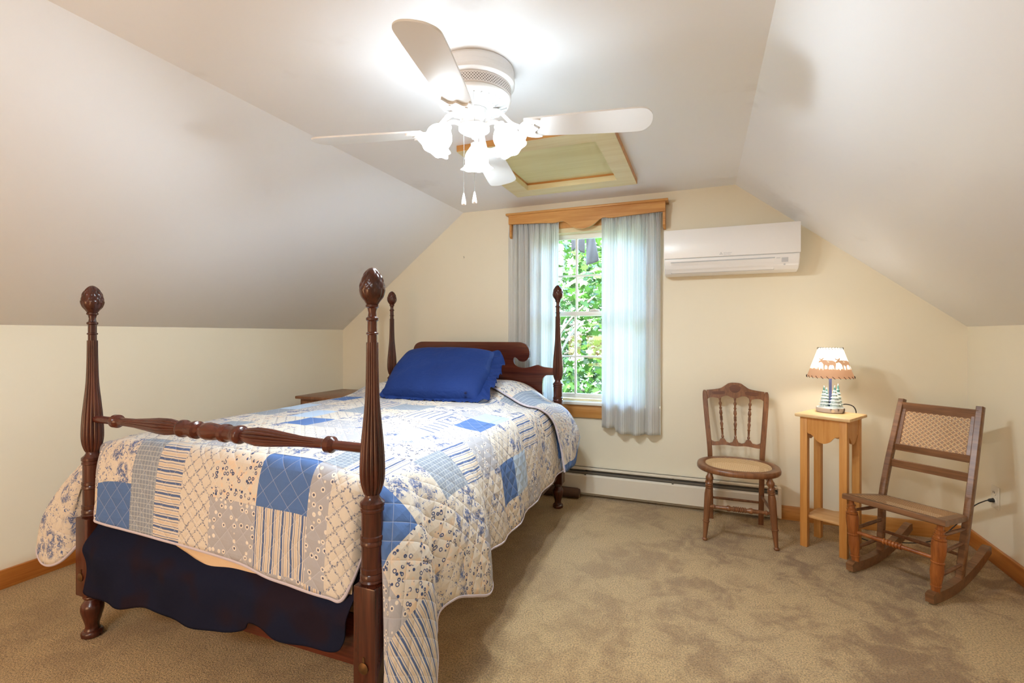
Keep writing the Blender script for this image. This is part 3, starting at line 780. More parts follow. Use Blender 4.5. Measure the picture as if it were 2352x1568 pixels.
# ------------------------------------------------------------------ cane weave
def cane(name, c1, c2, sp=.0125):
    t = NT(name); v = t.coord('UV'); s_ = t.sep(v); u, w = s_[0], s_[1]
    def line(e, per, half): return t.math('LESS_THAN', t.math('PINGPONG', e, per/2), half)
    a = t.math('MAXIMUM', line(u, sp, .0021), line(w, sp, .0021))
    d = t.math('MAXIMUM', line(t.math('ADD', u, w), sp*2, .0026), line(t.math('SUBTRACT', u, w), sp*2, .0026))
    mk = t.math('MAXIMUM', a, d)
    t.color(t.mix(d, c2, c1)); t.rough(.55)
    t.bump(t.math('ADD', t.math('MULTIPLY', a, .5), d), .5, .002)
    tr = t.new('ShaderNodeBsdfTransparent'); mx = t.new('ShaderNodeMixShader')
    t.t.links.new(mk, mx.inputs[0]); t.t.links.new(tr.outputs[0], mx.inputs[1]); t.t.links.new(t.b.outputs[0], mx.inputs[2]); t.t.links.new(mx.outputs[0], t.out.inputs[0])
    return t.m
m_cane = cane('woven_cane', S(226, 196, 150), S(190, 150, 104), .0105)
m_cane2 = cane('old_woven_cane', S(208, 168, 120), S(150, 108, 74), .0125)

# ------------------------------------------------------------------ side chair
ch = thing('side_chair', 'brown wooden side chair with oval cane seat and three turned spindles', 'chair', (.2, 3.26, 0))
sy0 = -.02; zs = .425
def oval(r, z, n=64, ex=2.25):
    return [(.232*r*math.copysign(abs(math.cos(2*PI*k/n))**(2/ex), math.cos(2*PI*k/n)), sy0+.20*r*math.copysign(abs(math.sin(2*PI*k/n))**(2/ex), math.sin(2*PI*k/n)), z) for k in range(n)]
rings = [oval(.97, zs-.032), oval(.995, zs-.026), oval(1.0, zs-.014), oval(.985, zs-.003), oval(.96, zs), oval(.80, zs), oval(.785, zs-.004), oval(.785, zs-.032)]
vs = [p for r in rings for p in r]; n = 64; R_ = len(rings)
fs = [(i*n+k, i*n+(k+1) % n, ((i+1) % R_)*n+(k+1) % n, ((i+1) % R_)*n+k) for i in range(R_) for k in range(n)]
seat = MB().add(vs, fs).build('seat_frame', m_walnut, ch, 50)
b = MB(); inner = oval(.79, zs-.003)
vs = [(0, sy0, zs-.006)]+inner; b.add(vs, [(0, 1+k, 1+(k+1) % n) for k in range(n)], uv=[(p[0], p[1]) for p in vs])
b.build('cane_seat', m_cane, seat, fix=True)
legp = [(0, .010), (.012, .0145), (.03, .0145), (.04, .0105), (.06, .011), (.27, .0165), (.275, .020), (.29, .020), (.295, .0165), (.5, .0195), (.68, .0215), (.76, .0185), (.765, .0155), (.775, .0205), (.79, .0205), (.797, .016), (.805, .0205), (.82, .0205), (.827, .016), (.835, .019), (.86, .013), (.87, .013), (.90, .0215), (.935, .0215), (.965, .014), (1, .011)]
for sx in (-1, 1):
    MB().between((sx*.188, -.183, 0), (sx*.158, -.152, zs-.03), legp, 24).build('front_leg', m_walnut, ch, 45)
    # rear post: leg and back upright in one piece
    pts = smooth([(sx*.147, .205, 0), (sx*.150, .195, .2), (sx*.153, .190, .41), (sx*.160, .200, .52), (sx*.178, .240, .72), (sx*.187, .275, .835)], 6)
    MB().bar(pts, [.030]*(len(pts)-4)+[.030, .028, .024, .014], .026, (1, 0, 0)).build('rear_post', m_walnut, ch, 45)
    MB().between((sx*.178, -.165, .34), (sx*.152, .19, .34), [(0, .007), (.5, .009), (1, .007)], 12).build('side_stretcher', m_walnut, ch)
    MB().between((sx*.183, -.17, .185), (sx*.149, .195, .185), [(0, .007), (.5, .009), (1, .007)], 12).build('side_stretcher', m_walnut, ch)
fsp = [(0, .007), (.09, .009), (.1, .013), (.12, .013), (.13, .009), (.3, .012), (.32, .017), (.35, .016), (.37, .011)]+[(.4+k*.2/6+d, r) for k in range(6) for d, r in ((0, .011), (.008, .016), (.02, .016), (.028, .011))]+[(.62, .011), (.65, .016), (.68, .017), (.7, .012), (.87, .009), (.88, .013), (.9, .013), (.91, .009), (1, .007)]
MB().between((-.176, -.172, .20), (.176, -.172, .20), fsp, 20).build('front_stretcher', m_walnut, ch, 45)
MB().between((-.148, .2, .14), (.148, .2, .14), [(0, .007), (.5, .009), (1, .007)], 12).build('rear_stretcher', m_walnut, ch)
# crest rail & lower rail in a leaning plane
def lean(x, z): return Vector((x, .200+(z-.52)*.235, z))
def board(poly, th):
    f = [lean(x, z)+Vector((0, -th/2, 0)) for x, z in poly]; bk = [lean(x, z)+Vector((0, th/2, 0)) for x, z in poly]; n = len(poly)
    return MB().add(f+bk, [tuple(range(n)), tuple(range(2*n-1, n-1, -1))]+[(i, i+n, (i+1) % n+n, (i+1) % n) for i in range(n)])
top = smooth([(-.175, .838), (-.12, .846), (-.085, .855), (-.06, .872), (-.035, .888), (0, .892), (.035, .888), (.06, .872), (.085, .855), (.12, .846), (.175, .838)], 4)
botm = smooth([(.172, .775), (.155, .79), (.125, .792), (.092, .787), (.07, .803), (.045, .806), (.02, .796), (0, .792), (-.02, .796), (-.045, .806), (-.07, .803), (-.092, .787), (-.125, .792), (-.155, .79), (-.172, .775)], 4)
cr = board(top+botm, .018).build('crest_rail', m_walnut, ch, 30)
def inlay(pts, nm):
    poly = smooth(pts+[pts[0]], 3)[:-1]; f = [lean(x, z)+Vector((0, -.0102, 0)) for x, z in poly]; bk = [lean(x, z)+Vector((0, -.0088, 0)) for x, z in poly]; n = len(poly)
    return MB().add(f+bk, [tuple(range(n)), tuple(range(2*n-1, n-1, -1))]+[(i, i+n, (i+1) % n+n, (i+1) % n) for i in range(n)]).build('burl_inlay', m_burl, cr, 30)
m_burl = wood('burl_veneer', S(112, 66, 42), S(84, 46, 28), .3, 0, 5)
inlay([(-.035, .862), (-.02, .874), (0, .877), (.02, .874), (.035, .862), (.028, .84), (0, .826), (-.028, .84)], 'c')
inlay([(-.135, .832), (-.07, .836), (-.06, .826), (-.07, .816), (-.125, .812), (-.14, .82)], 'l')
inlay([(.135, .832), (.07, .836), (.06, .826), (.07, .816), (.125, .812), (.14, .82)], 'r')
lt_ = [(-.158, .533), (-.15, .533), (-.142, .515), (-.125, .508), (-.10, .512), (-.088, .53), (-.076, .536), (-.064, .53), (-.052, .512), (-.036, .507), (-.018, .513), (-.01, .533), (0, .54), (.01, .533), (.018, .513), (.036, .507), (.052, .512), (.064, .53), (.076, .536), (.088, .53), (.10, .512), (.125, .508), (.142, .515), (.15, .533), (.158, .533)]
lb_ = smooth([(.158, .485), (.12, .487), (.06, .494), (0, .49), (-.06, .494), (-.12, .487), (-.158, .485)], 4)
board(lt_+lb_, .016).build('lower_rail', m_walnut, ch, 30)
spp = [(0, .004), (.01, .008), (.05, .0085), (.07, .005), (.09, .006), (.20, .0065), (.21, .009), (.23, .009), (.24, .006), (.30, .008), (.35, .0105), (.38, .008), (.40, .006)]+[(.42+k*.03+d, r) for k in range(4) for d, r in ((0, .006), (.008, .0095), (.02, .0095), (.028, .006))]+[(.56, .007), (.60, .0105), (.66, .009), (.70, .0055), (.72, .009), (.74, .009), (.75, .006), (.80, .006), (.83, .010), (.87, .009), (.89, .005), (.93, .006), (.98, .008), (1, .006)]
for x0, x1 in ((-.076, -.092), (0, 0), (.076, .092)):
    MB().between(lean(x0, .536), lean(x1, .795), spp, 18).build('spindle', m_walnut, ch, 45)

# ------------------------------------------------------------------ plant stand
st = thing('plant_stand', 'tall square golden pine plant stand with a lower shelf', 'stand', (.682, 3.245, 0), math.radians(-30.5))
m_stand = wood('golden_pine_stand', S(212, 154, 84), S(192, 128, 60), .4, 2, 1, True)
MB().bbox((-.138, -.138, .742), (.138, .138, .76), .005).build('top', wood('pale_pine_top', S(232, 200, 152), S(218, 178, 124), .4, 0, 1), st)
for sx in (-1, 1):
    for sy in (-1, 1): MB().bbox((sx*.098-.0185, sy*.098-.0185, 0), (sx*.098+.0185, sy*.098+.0185, .742), .002).build('leg', m_stand, st)
ap = smooth([(-.08, .655), (-.072, .648), (-.062, .647), (-.048, .635), (-.03, .614), (0, .603), (.03, .614), (.048, .635), (.062, .647), (.072, .648), (.08, .655)], 4)
poly = ap+[(.0795, .742), (-.0795, .742)]
for k in range(4):
    M = Matrix.Rotation(k*PI/2, 4, 'Z')
    MB().prism(poly, -.112, -.100, 'XZ', M).build('apron', m_stand, st, 30)
MB().bbox((-.093, -.093, .165), (.093, .093, .180), .002).build('shelf', wood('pale_pine_shelf', S(214, 170, 116), S(194, 146, 90), .5, 0, 1), st)

# ------------------------------------------------------------------ table lamp
lp = thing('table_lamp', 'small lit table lamp with moose cut-out shade and snowy fir trees on its base', 'lamp', (.695, 3.315, .7605), 0)
t = NT('bark_base'); v = t.coord(); t.color(t.mix(t.step(t.vor(t.map(v, (60, 60, 12)), 1), .2, .5), S(70, 54, 48), S(190, 176, 164))); t.rough(.8); m_bark = t.m
MB().lathe([(0, .066), (.003, .070), (.022, .072), (.026, .070)], 48).build('base', m_bark, lp, 40)
MB().lathe([(.0262, .0685), (.0285, .067), (.030, .05)], 48).build('snow_cover', m_white, lp)
MB().between((-.002, -.0735, .013), (-.002, -.069, .013), [(0, .008), (1, .009)], 16).build('wood_knot', plain('pale_cut_wood', S(214, 196, 170), .7), lp)
MB().box((-.0065, -.0065, .028), (.0065, .0065, .205)).build('stem', plain('slate_blue_metal', S(74, 82, 128), .35), lp)
t = NT('painted_fir'); v = t.coord(); g = t.new('ShaderNodeNewGeometry'); nz = t.sep(g.outputs['Normal'])[2]
t.color(t.mix(t.step(t.math('ADD', nz, t.math('MULTIPLY', t.noise(v, 120, 2), .5)), .45, .7), S(84, 140, 138), S(230, 240, 240))); t.rough(.6); m_fir = t.m
def fir(x, y, h, r, seed):
    b = MB(); n = 40; pr2 = []; tiers = 7
    for k in range(tiers):
        z0 = .028+h*k/tiers; f = 1-k/tiers
        pr2 += [(z0+.002, r*f), (z0+h/tiers*.35, r*f*.72), (z0+h/tiers*.92, r*(f-1/tiers)*.55+.002)]
    pr2.append((.028+h, .0008))
    b.lathe(pr2, n, Matrix.Translation((x, y, 0)), disp=lambda z, a: .0032*math.sin(a*9+z*260+seed)*(1-(z-.028)/h))
    b.build('fir_tree', m_fir, lp, 50)
fir(-.034, -.014, .125, .031, 0); fir(.016, -.030, .130, .036, 1); fir(.038, -.004, .138, .030, 2); fir(-.012, .030, .11, .028, 3)
SZ0, SZ1, SR0, SR1 = .203, .372, .117, .060     # shade bottom/top
t = NT('lit_parchment_shade'); v = t.coord(); s_ = t.sep(v)
ang = t.math('ARCTAN2', s_[1], s_[0]); hz_ = t.math('DIVIDE', t.math('SUBTRACT', s_[2], SZ0), SZ1-SZ0)
cb = t.new('ShaderNodeCombineXYZ'); t.set(cb.inputs[0], t.math('MULTIPLY', ang, 9)); t.set(cb.inputs[1], t.math('MULTIPLY', hz_, 2.2))
jag = t.noise(cb.outputs[0], 1.6, 4, .75)
lit = t.step(t.math('ADD', hz_, t.math('MULTIPLY', t.math('SUBTRACT', jag, .5), .40)), .30, .34)
em = t.mix(lit, S(206, 150, 112), (1, .90, .70, 1))
t.color(t.mix(lit, S(206, 168, 136), S(250, 240, 220))); t.rough(.8)
t.set(t.b.inputs['Emission Color'], em); t.set(t.b.inputs['Emission Strength'], t.fmix(lit, .30, LAMP_SHADE)); m_shade = t.m
sd_ = MB().lathe([(SZ0, SR0), (SZ1, SR1)], 64, cap=False).build('lamp_shade', m_shade, lp, 60, solid=.0015)
t = NT('kraft_paper_silhouette'); t.color(S(206, 168, 136)); t.rough(.8); t.b.inputs['Emission Color'].default_value = S(206, 150, 112); t.b.inputs['Emission Strength'].default_value = .25; m_kraft = t.m
moose = [(-.034, .004), (-.030, .004), (-.028, .016), (-.024, .022), (-.012, .022), (-.009, .016), (-.008, .004), (-.004, .004), (-.002, .018), (.006, .022), (.008, .004), (.012, .004), (.014, .024), (.020, .032), (.026, .034), (.034, .030), (.037, .033),
         (.034, .039), (.027, .042), (.034, .046), (.036, .054), (.030, .049), (.026, .047), (.020, .050), (.014, .056), (.015, .047), (.019, .043), (.010, .044), (-.004, .042), (-.022, .042), (-.033, .036), (-.036, .026)]
def on_shade(a0, z0, x, z, off=.0062):
    zz = SZ0+z0+z; f = (zz-SZ0)/(SZ1-SZ0); r = SR0+(SR1-SR0)*f+off; a = a0+x/r
    return Vector((r*math.cos(a), r*math.sin(a), zz))
for a0, sgn in ((-1.95, -1), (-1.0, -1)):
    pts = moose[::1]
    f1_ = [on_shade(a0, .046, sgn*x*1.25, z*1.3) for x, z in pts]; f2_ = [on_shade(a0, .046, sgn*x*1.25, z*1.3, .0050) for x, z in pts]; n = len(pts)
    MB().add(f1_+f2_, [tuple(range(n)), tuple(range(2*n-1, n-1, -1))]+[(i, i+n, (i+1) % n+n, (i+1) % n) for i in range(n)]).build('moose_silhouette', m_kraft, sd_, 30)
m_lace = plain('dark_brown_leather', S(50, 34, 26), .5)
for zz, rr in ((SZ0+.004, SR0), (SZ1-.002, SR1+.001)):
    lc = MB()
    for k in range(26):
        a = 2*PI*k/26
        p = [Vector(((rr+o2)*math.cos(a+da), (rr+o2)*math.sin(a+da), zz+dz)) for o2, da, dz in ((.001, 0, .006), (.003, .05, 0), (.002, .11, -.007))]
        lc.tube(p, .0015, 6)
    lc.build('rim_lacing', m_lace, sd_)
point('lamp_bulb_light', (.695, 3.315, .7605+.28), 1.4, (1, .93, .84), .025)

# cord from the lamp to the outlet
cd = smooth([(.735, 3.36, .79), (.79, 3.39, .80), (.845, 3.44, .775), (.865, 3.49, .70), (.855, 3.52, .5), (.85, 3.50, .2), (.86, 3.46, .03), (.90, 3.40, .008), (.98, 3.35, .035), (1.07, 3.33, .048), (1.15, 3.32, .07), (1.22, 3.32, .115), (1.29, 3.32, .20), (1.35, 3.32, .29), (1.40, 3.325, .325), (1.425, 3.325, .334)], 8)
o = MB().tube(cd, .0028, 8).build('power_cord', m_black); tag(o, 'thin black power cord running from the table lamp behind the rocker to the outlet', 'cord')
MB().between((1.412, 3.325, .330), (1.4365, 3.325, .334), [(0, .004), (.3, .009), (.7, .010), (1, .012)], 14).build('plug', m_black, o)
ou = thing('wall_outlet', 'almond electric outlet on the right wall behind the rocking chair', 'outlet', (XR, 3.325, .35))
MB().bbox((-.006, -.037, -.06), (-.0005, .037, .06), .003).build('cover_plate', m_plate, ou)
for dz in (-.02, .024):
    MB().between((-.0055, 0, dz), (-.0095, 0, dz), [(0, .016), (1, .015)], 20).build('socket', m_plate, ou)
MB().box((-.0102, -.008, .022), (-.0096, -.005, .032)).box((-.0102, .005, .022), (-.0096, .008, .032)).build('slot', m_dark, ou)

# ------------------------------------------------------------------ rocking chair (local: x right, y back, z up)
rk = thing('rocking_chair', 'low armless wooden rocking chair with cane seat and cane back', 'rocking chair', (.858, 2.855, 0), math.radians(-41))
def rocker_pts():
    out = []
    for k in range(25):
        y = -.055+.60*k/24; out.append((y, (y-.09)**2/(2*.93)+.0005))
    return out
rp = rocker_pts()
for sx in (-1, 1):
    prof = [(y, z) for y, z in rp]+[(y-.004, z+.048-(.012 if i in (0, 24) else 0)) for i, (y, z) in list(enumerate(rp))[::-1]]
    x = sx*.166
    MB().prism(prof, x-.016, x+.016, 'YZ').build('runner', m_rockwood, rk, 30)
    # front leg, turned
    fl_ = [(0, .017), (.08, .018), (.085, .0215), (.10, .0215), (.105, .019), (.13, .020), (.30, .026), (.42, .0235), (.43, .0265), (.445, .0265), (.455, .0225), (.56, .027), (.70, .0285), (.76, .0265), (.765, .0225), (.775, .027), (.79, .027), (.80, .020), (.83, .0185), (.835, .0225), (.85, .0225), (.855, .0165), (.89, .0155), (.895, .020), (.91, .020), (.915, .014), (.95, .0125), (1, .014)]
    MB().between((sx*.166, -.002, .048), (sx*.186, -.004, .362), fl_, 24).build('front_leg', m_orangewood, rk, 45)
    pts = smooth([(sx*.166, .238, .052), (sx*.172, .262, .2), (sx*.178, .288, .345), (sx*.176, .345, .52), (sx*.171, .405, .68), (sx*.166, .462, .835), (sx*.166, .467, .848)], 6)
    MB().bar(pts, [.028]*(len(pts)-5)+[.028, .026, .024, .02, .012], [.034]*len(pts), (1, 0, 0)).build('rear_post', m_rockwood, rk, 45)
    for z, k in ((.105, 0), (.205, 1), (.30, 2)):
        if k == 2: continue
        MB().between((sx*.170, 0, z+.01), (sx*.169, .25+.02*k, z+.012), [(0, .007), (.5, .0095), (1, .007)], 14).build('side_stretcher', m_walnut, rk)
    MB().between((sx*.180, 0, .305), (sx*.175, .275, .285), [(0, .007), (.5, .009), (1, .007)], 14).build('side_stretcher', m_walnut, rk)
fs2 = [(0, .008), (.3, .0105), (.37, .0105)]+[(.38+k*.04+d, r) for k in range(6) for d, r in ((0, .0105), (.008, .015), (.026, .015), (.034, .0105))]+[(.64, .0105), (1, .008)]
MB().between((-.172, -.004, .20), (.172, -.004, .20), fs2, 20).build('front_stretcher', m_orangewood, rk, 45)
MB().between((-.17, .25, .16), (.17, .25, .16), [(0, .007), (.5, .010), (1, .007)], 14).build('rear_stretcher', m_walnut, rk)
# seat
def sz(y): return .386-(y+.02)*.135
def seat_pt(u, w, o=0):
    hw = .21*(1-w)+.178*w; y = -.022+.307*w; return Vector(((u*2-1)*hw, y, sz(y)+o))
def sbar(pts, w, h, side, nm, mat): return MB().bar(pts, w, h, side).build(nm, mat, sf)
sf = MB().bar([(-.214, -.014, sz(-.014)-.013), (.214, -.014, sz(-.014)-.013)], .038, .026, (0, 1, -.13)).build('seat_frame', m_rockwood, rk, 40)
b = MB().bar([(-.165, .276, sz(.276)-.013), (.165, .276, sz(.276)-.013)], .036, .026, (0, 1, -.13)); b.build('seat_rail', m_rockwood, sf, 40)
for sx in (-1, 1):
    MB().bar([(sx*.192, -.028, sz(-.028)-.0125), (sx*.160, .284, sz(.284)-.0125)], .044, .027, (1, 0, 0)).build('seat_rail', m_rockwood, sf, 40)
b = MB(); b.grid(lambda u, w: tuple(seat_pt(.08+u*.84, .05+w*.88, .0015)), 12, 10, lambda u, w: ((u*2-1)*.17, w*.27))
b.build('cane_seat', m_cane2, sf, 60)
# back: rails and cane panel
def bk(x, z, o=0):
    y = .288+(z-.345)*.355; return Vector((x, y+o, z))
bt = MB().bar([bk(-.165, .812), bk(.165, .812)], .022, .050, (0, 1, .0)); bt.build('top_rail', m_rockwood, rk, 40)
MB().bar([bk(-.168, .60), bk(.168, .60)], .020, .036, (0, 1, 0)).build('back_rail', m_rockwood, rk, 40)
MB().bar([bk(-.170, .515), bk(.170, .515)], .014, .042, (0, 1, 0)).build('back_slat', m_rockwood, rk, 40)
for sx in (-1, 1):
    MB().bar([bk(sx*.150, .60), bk(sx*.148, .80)], .022, .016, (1, 0, 0)).build('panel_stile', m_rockwood, rk, 40)
b = MB(); b.grid(lambda u, w: tuple(bk((u*2-1)*.148, .612+.18*w, -.006)), 10, 6, lambda u, w: (u*.296, w*.2)); b.build('cane_back', m_cane2, rk, 60)

# ------------------------------------------------------------------ ceiling fan
FC = Vector((-.823, 1.694, ZC)); fan = thing('ceiling_fan', 'white four-blade ceiling fan with lit frosted glass shades and pull chains', 'ceiling fan', FC)
MB().lathe([(-.0005, .150), (-.004, .153), (-.015, .155), (-.028, .154), (-.030, .156), (-.045, .156), (-.047, .158), (-.062, .157), (-.068, .151), (-.071, .14)], 72).build('ceiling_canopy', m_whitefan, fan, 40)
t = NT('perforated_white_band'); v = t.coord(); s_ = t.sep(v); an = t.math('ARCTAN2', s_[1], s_[0])
w1 = t.math('PINGPONG', t.math('ADD', t.math('MULTIPLY', an, 13), t.math('MULTIPLY', s_[2], 90)), .5); w2 = t.math('PINGPONG', t.math('SUBTRACT', t.math('MULTIPLY', an, 13), t.math('MULTIPLY', s_[2], 90)), .5)
hole = t.math('MULTIPLY', t.step(w1, .22, .28), t.step(w2, .22, .28))
inb = t.math('MULTIPLY', t.math('GREATER_THAN', s_[2], -.106), t.math('LESS_THAN', s_[2], -.078))
t.color(t.mix(t.math('MULTIPLY', hole, inb), S(226, 222, 220), S(90, 80, 74))); t.rough(.4); m_band = t.m
MB().lathe([(-.070, .140), (-.072, .143), (-.110, .143), (-.114, .139)], 96, cap=False).build('vent_band', m_band, fan, 40)
dish = [(-.113, .141)]+smooth([(-.116, .143), (-.128, .138), (-.142, .118), (-.150, .085), (-.153, .055)], 4)+[(-.154, .03)]
MB().lathe(dish, 96, cap=False).build('motor_dish', m_whitefan, fan, 40)
sl = MB()
for k in range(28):
    a = 2*PI*k/28; M = Matrix.Rotation(a, 4, 'Z')
    p0, p1 = Vector((.088, 0, -.1518)), Vector((.126, 0, -.1385)); 
    sl.bar([M @ p0, M @ p1], .005, .004, M @ Vector((0, 1, 0)))
sl.build('vent_slot', m_acgrey, fan)
MB().lathe([(-.152, .040), (-.155, .052), (-.160, .054), (-.195, .054), (-.198, .050), (-.212, .048), (-.218, .060), (-.230, .060), (-.240, .045), (-.246, .02), (-.252, .012), (-.262, .008)], 48).build('switch_housing', m_whitefan, fan, 40)
t = NT('lit_frosted_glass'); t.color((1, 1, 1, 1)); t.b.inputs['Emission Color'].default_value = (.80, .92, 1, 1); t.b.inputs['Emission Strength'].default_value = FAN_GLASS; m_glow = t.m
bladepoly = smooth([(.20, -.052), (.30, -.058), (.42, -.064), (.58, -.069), (.635, -.066), (.660, -.042), (.668, -.014), (.668, .014), (.660, .042), (.635, .066), (.58, .069), (.42, .064), (.30, .058), (.20, .052)], 5)
for k in range(4):
    a = math.radians(12.2+90*k)
    M = Matrix.Translation((0, 0, -.231)) @ Matrix.Rotation(a, 4, 'Z') @ Matrix.Rotation(math.radians(-11), 4, 'X')
    bl = MB().prism(bladepoly, -.003, .003, 'XY', M).build('blade', m_whitefan, fan, 40)
    ir = MB()
    A = Matrix.Rotation(a, 4, 'Z')
    path = smooth([(.075, 0, -.158), (.10, 0, -.165), (.125, 0, -.190), (.15, 0, -.215), (.185, 0, -.232)], 5)
    ir.bar([A @ Vector(p) for p in path], .026, .010, A @ Vector((0, 1, 0)))
    plate = smooth([(.175, -.014), (.20, -.042), (.235, -.055), (.262, -.05), (.240, -.035), (.236, -.018), (.250, 0), (.236, .018), (.240, .035), (.262, .05), (.235, .055), (.20, .042), (.175, .014)], 4)
    ir.prism(plate, -.011, -.0035, 'XY', M)
    for yy in (-.03, .03): ir.between(M @ Vector((.225, yy, -.014)), M @ Vector((.225, yy, -.010)), [(0, .005), (1, .006)], 10)
    ir.build('blade_iron', m_whitefan, bl, 40)
# light kit: three arms
for dz, a in enumerate((math.radians(111.5), math.radians(231.5), math.radians(351.5))):
    A = Matrix.Rotation(a, 4, 'Z')
    arm = smooth([(.045, 0, -.222), (.075, 0, -.214), (.105, 0, -.222), (.118, 0, -.238)], 5)
    am = MB().tube([A @ Vector(p) for p in arm], .009, 10); am.build('light_arm', m_whitefan, fan)
    G = Matrix.Translation(A @ Vector((.112, 0, -.230))) @ A @ Matrix.Rotation(math.radians(-30), 4, 'Y')
    sk = MB().lathe([(0, .012), (-.004, .022), (-.024, .024), (-.026, .02)], 24, G); sk.build('light_socket', m_whitefan, fan)
    gp = smooth([(-.018, .023), (-.026, .029), (-.04, .040), (-.056, .047), (-.072, .047), (-.086, .046), (-.098, .053), (-.106, .064)], 4)
    z0g = gp[-1][0]
    gs = MB().lathe(gp, 72, G, cap=False, disp=lambda z, b_: .005*math.sin(8*b_)*sstep(-.07, -.106, z))
    gs.build('glass_shade', m_glow, fan, 70, solid=.002)
for a in (111.5, 231.5, 351.5):
    A = Matrix.Rotation(math.radians(a), 4, 'Z') @ Vector((.172, 0, -.325))
    sd = bpy.data.lights.new('fan_bulb_light', 'SPOT'); sd.energy = 18; sd.color = (.80, .92, 1); sd.spot_size = math.radians(168); sd.spot_blend = .35; sd.shadow_soft_size = .035
    so = bpy.data.objects.new('fan_bulb_light', sd); COL.objects.link(so); so.location = FC+A
    dv = Matrix.Rotation(math.radians(a), 3, 'Z') @ Vector((math.sin(math.radians(32)), 0, -math.cos(math.radians(32))))
    so.rotation_euler = dv.to_track_quat('-Z', 'Y').to_euler()
for dx, dy, tip in ((-.018, -.052, -.485), (.026, -.05, -.483)):
    chn = MB(); z = -.215
    chn.tube([(dx, dy, -.2), (dx, dy, tip+.001)], .0006, 5)
    while z > tip:
        chn.lathe([(z-.0014, .0003), (z, .0015), (z+.0014, .0003)], 6, Matrix.Translation((dx, dy, 0))); z -= .0042
    pc = chn.build('pull_chain', plain('nickel_chain', S(150, 150, 148), .3, metal=.8), fan)
    MB().lathe([(tip, .002), (tip-.012, .0045), (tip-.032, .008), (tip-.042, .0085), (tip-.046, .005)], 16, Matrix.Translation((dx, dy, 0))).build('pull_fob', m_white, pc, 50)

# ------------------------------------------------------------------ outside
m_lawn = plain('lawn_green', S(50, 76, 30), .95, var=.4)
o = MB().box((-25, 4.2, -3.2), (25, 60, -3.1)).build('lawn', m_lawn); o['kind'] = 'structure'
t = NT('maple_leaf_green'); g = t.new('ShaderNodeObjectInfo'); v = t.coord('UV'); s_ = t.sep(v)
col_ = t.ramp(s_[0], [(0, S(22, 42, 14)), (.35, S(36, 64, 18)), (.7, S(54, 88, 24)), (1, S(76, 108, 38))])
t.color(col_); t.rough(.5); trl = t.new('ShaderNodeBsdfTranslucent'); t.t.links.new(col_, trl.inputs[0]); mx = t.new('ShaderNodeMixShader'); mx.inputs[0].default_value = .45
t.t.links.new(t.b.outputs[0], mx.inputs[1]); t.t.links.new(trl.outputs[0], mx.inputs[2]); t.t.links.new(mx.outputs[0], t.out.inputs[0]); m_leaf = t.m
leaf = [(0, 0), (.06, .12), (.42, .02), (.30, .22), (.62, .38), (.36, .46), (.40, .62), (.16, .58), (0, 1.0), (-.16, .58), (-.40, .62), (-.36, .46), (-.62, .38), (-.30, .22), (-.42, .02), (-.06, .12)]
m_trunk = plain('grey_bark', S(110, 100, 88), .9, (20, .6))
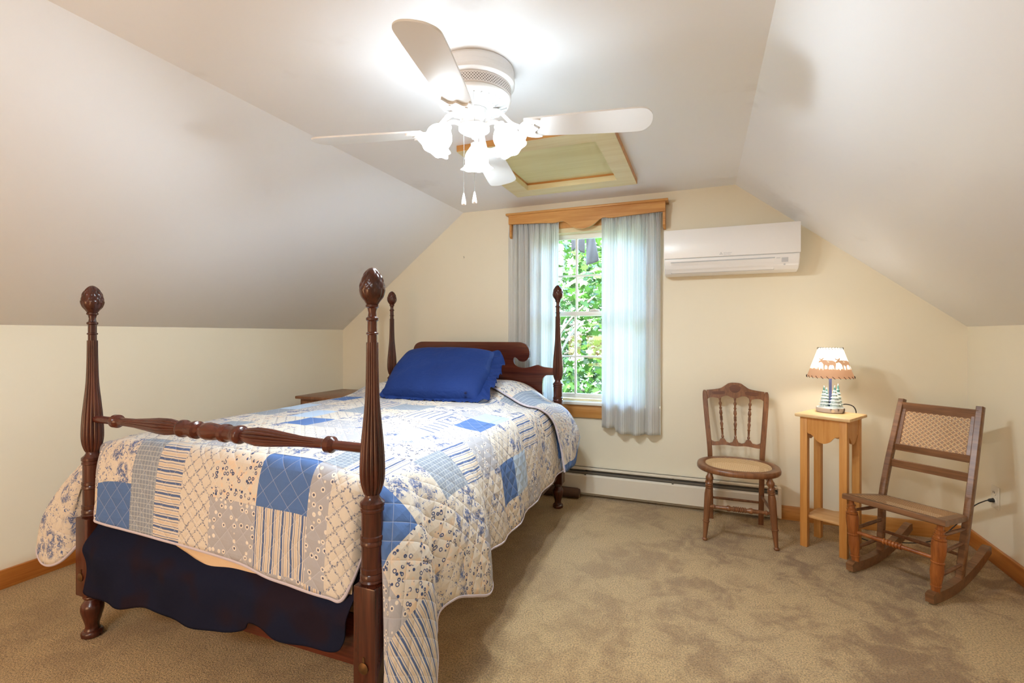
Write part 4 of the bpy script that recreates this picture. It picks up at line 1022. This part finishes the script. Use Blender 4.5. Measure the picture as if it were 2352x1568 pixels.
def tree(label, cx, cy, z0, rx, ry, rz, nleaf, size, seed, trunk_r, name='maple_tree', tone=(0, 1)):
    rnd = random.Random(seed); root = thing(name, label, 'tree', (cx, cy, -3.1), 0, 'trees outside the window')
    b = MB(); tz = z0+3.1
    b.tube(smooth([(0, 0, 0), (.1, .05, tz*.5), (-.05, 0, tz), (.1, .1, tz+rz*.8)], 5), trunk_r, 10); b.build('trunk', m_trunk, root)
    br = MB()
    for k in range(14):
        a = rnd.uniform(0, 6.28); zz = tz+rnd.uniform(-rz*.6, rz*.6); L = rnd.uniform(.5, .95)
        br.tube(smooth([(0, 0, zz-.3), (rx*L*.5*math.cos(a), ry*L*.5*math.sin(a), zz), (rx*L*math.cos(a), ry*L*math.sin(a), zz+.2)], 4), [trunk_r*.22]*8+[trunk_r*.1], 6)
    br.build('branch', m_trunk, root)
    f = MB(); vs = []; fs = []; uv = []
    for k in range(nleaf):
        while True:
            p = Vector([rnd.uniform(-1, 1) for _ in range(3)])
            if p.length < 1: break
        p = Vector((p.x*rx, p.y*ry, p.z*rz+tz)); nn = noise.noise(p*1.3+Vector((seed, 0, 0)))
        if nn < -.22: continue
        s = size*rnd.uniform(.6, 1.15)
        R = Matrix.Rotation(rnd.uniform(0, 6.28), 3, 'Z') @ Matrix.Rotation(rnd.uniform(-1.2, 1.2), 3, 'X') @ Matrix.Rotation(rnd.uniform(-.7, .7), 3, 'Y') @ Matrix.Rotation(PI, 3, 'X')
        c = min(1, max(0, tone[0]+(tone[1]-tone[0])*rnd.random()))
        o_ = len(vs)
        for x, y in leaf: vs.append(p+R @ Vector((x*s, y*s, -.25*abs(x)*s))); uv.append((c, 0))
        fs.append(tuple(range(o_, o_+len(leaf))))
    f.add(vs, fs, uv=uv); f.build('foliage', m_leaf, root, 180, fix=False)
tree('leafy green maple tree close outside the window', -1.9, 6.6, 1.35, 1.6, 1.0, 1.9, 3800, .13, 1, .07, tone=(.25, 1))
tree('darker green tree farther back outside the lower panes', -3.4, 9.6, .2, 3.2, 1.2, 3.2, 15000, .15, 2, .12, tone=(0, .7))
tree('pale green tree crown farther back outside the upper panes', -2.0, 13.4, 3.4, 4.2, 1.2, 2.8, 14000, .17, 3, .14, tone=(.2, 1))
tree('bushy green tree outside the window toward the right', 3.4, 9.0, .8, 2.0, 1.2, 2.4, 5000, .15, 4, .11, tone=(.1, .9))
cl = thing('hanging_cloth', 'dark grey cloth hanging outside the upper window panes', 'cloth', (-.94, 4.0, 1.92))
m_grey = plain('dark_grey_felt', S(70, 66, 68), .95, (80, .3))
MB().grid(lambda u, w: ((.028+.022*w*0)+(.075+.03*sstep(0, 1, w))*(u)-.02*w*0, .03+.01*math.sin(u*6+w*3), .115-w*(.235-.03*u*u)), 10, 12).build('front_flap', m_grey, cl, 80, fix=False, solid=.006)
MB().grid(lambda u, w: (-.105+.115*u, .05+.008*math.sin(u*9), .125-w*(.12-.02*math.sin(u*5))), 10, 8).build('back_flap', m_grey, cl, 80, fix=False, solid=.005)
MB().tube([(-.05, .05, .125), (0, -.02, .16), (.03, -.234, .19)], .004, 6).tube([(.06, .04, .115), (.05, -.02, .15), (.03, -.234, .19)], .004, 6).build('cord', m_grey, cl)
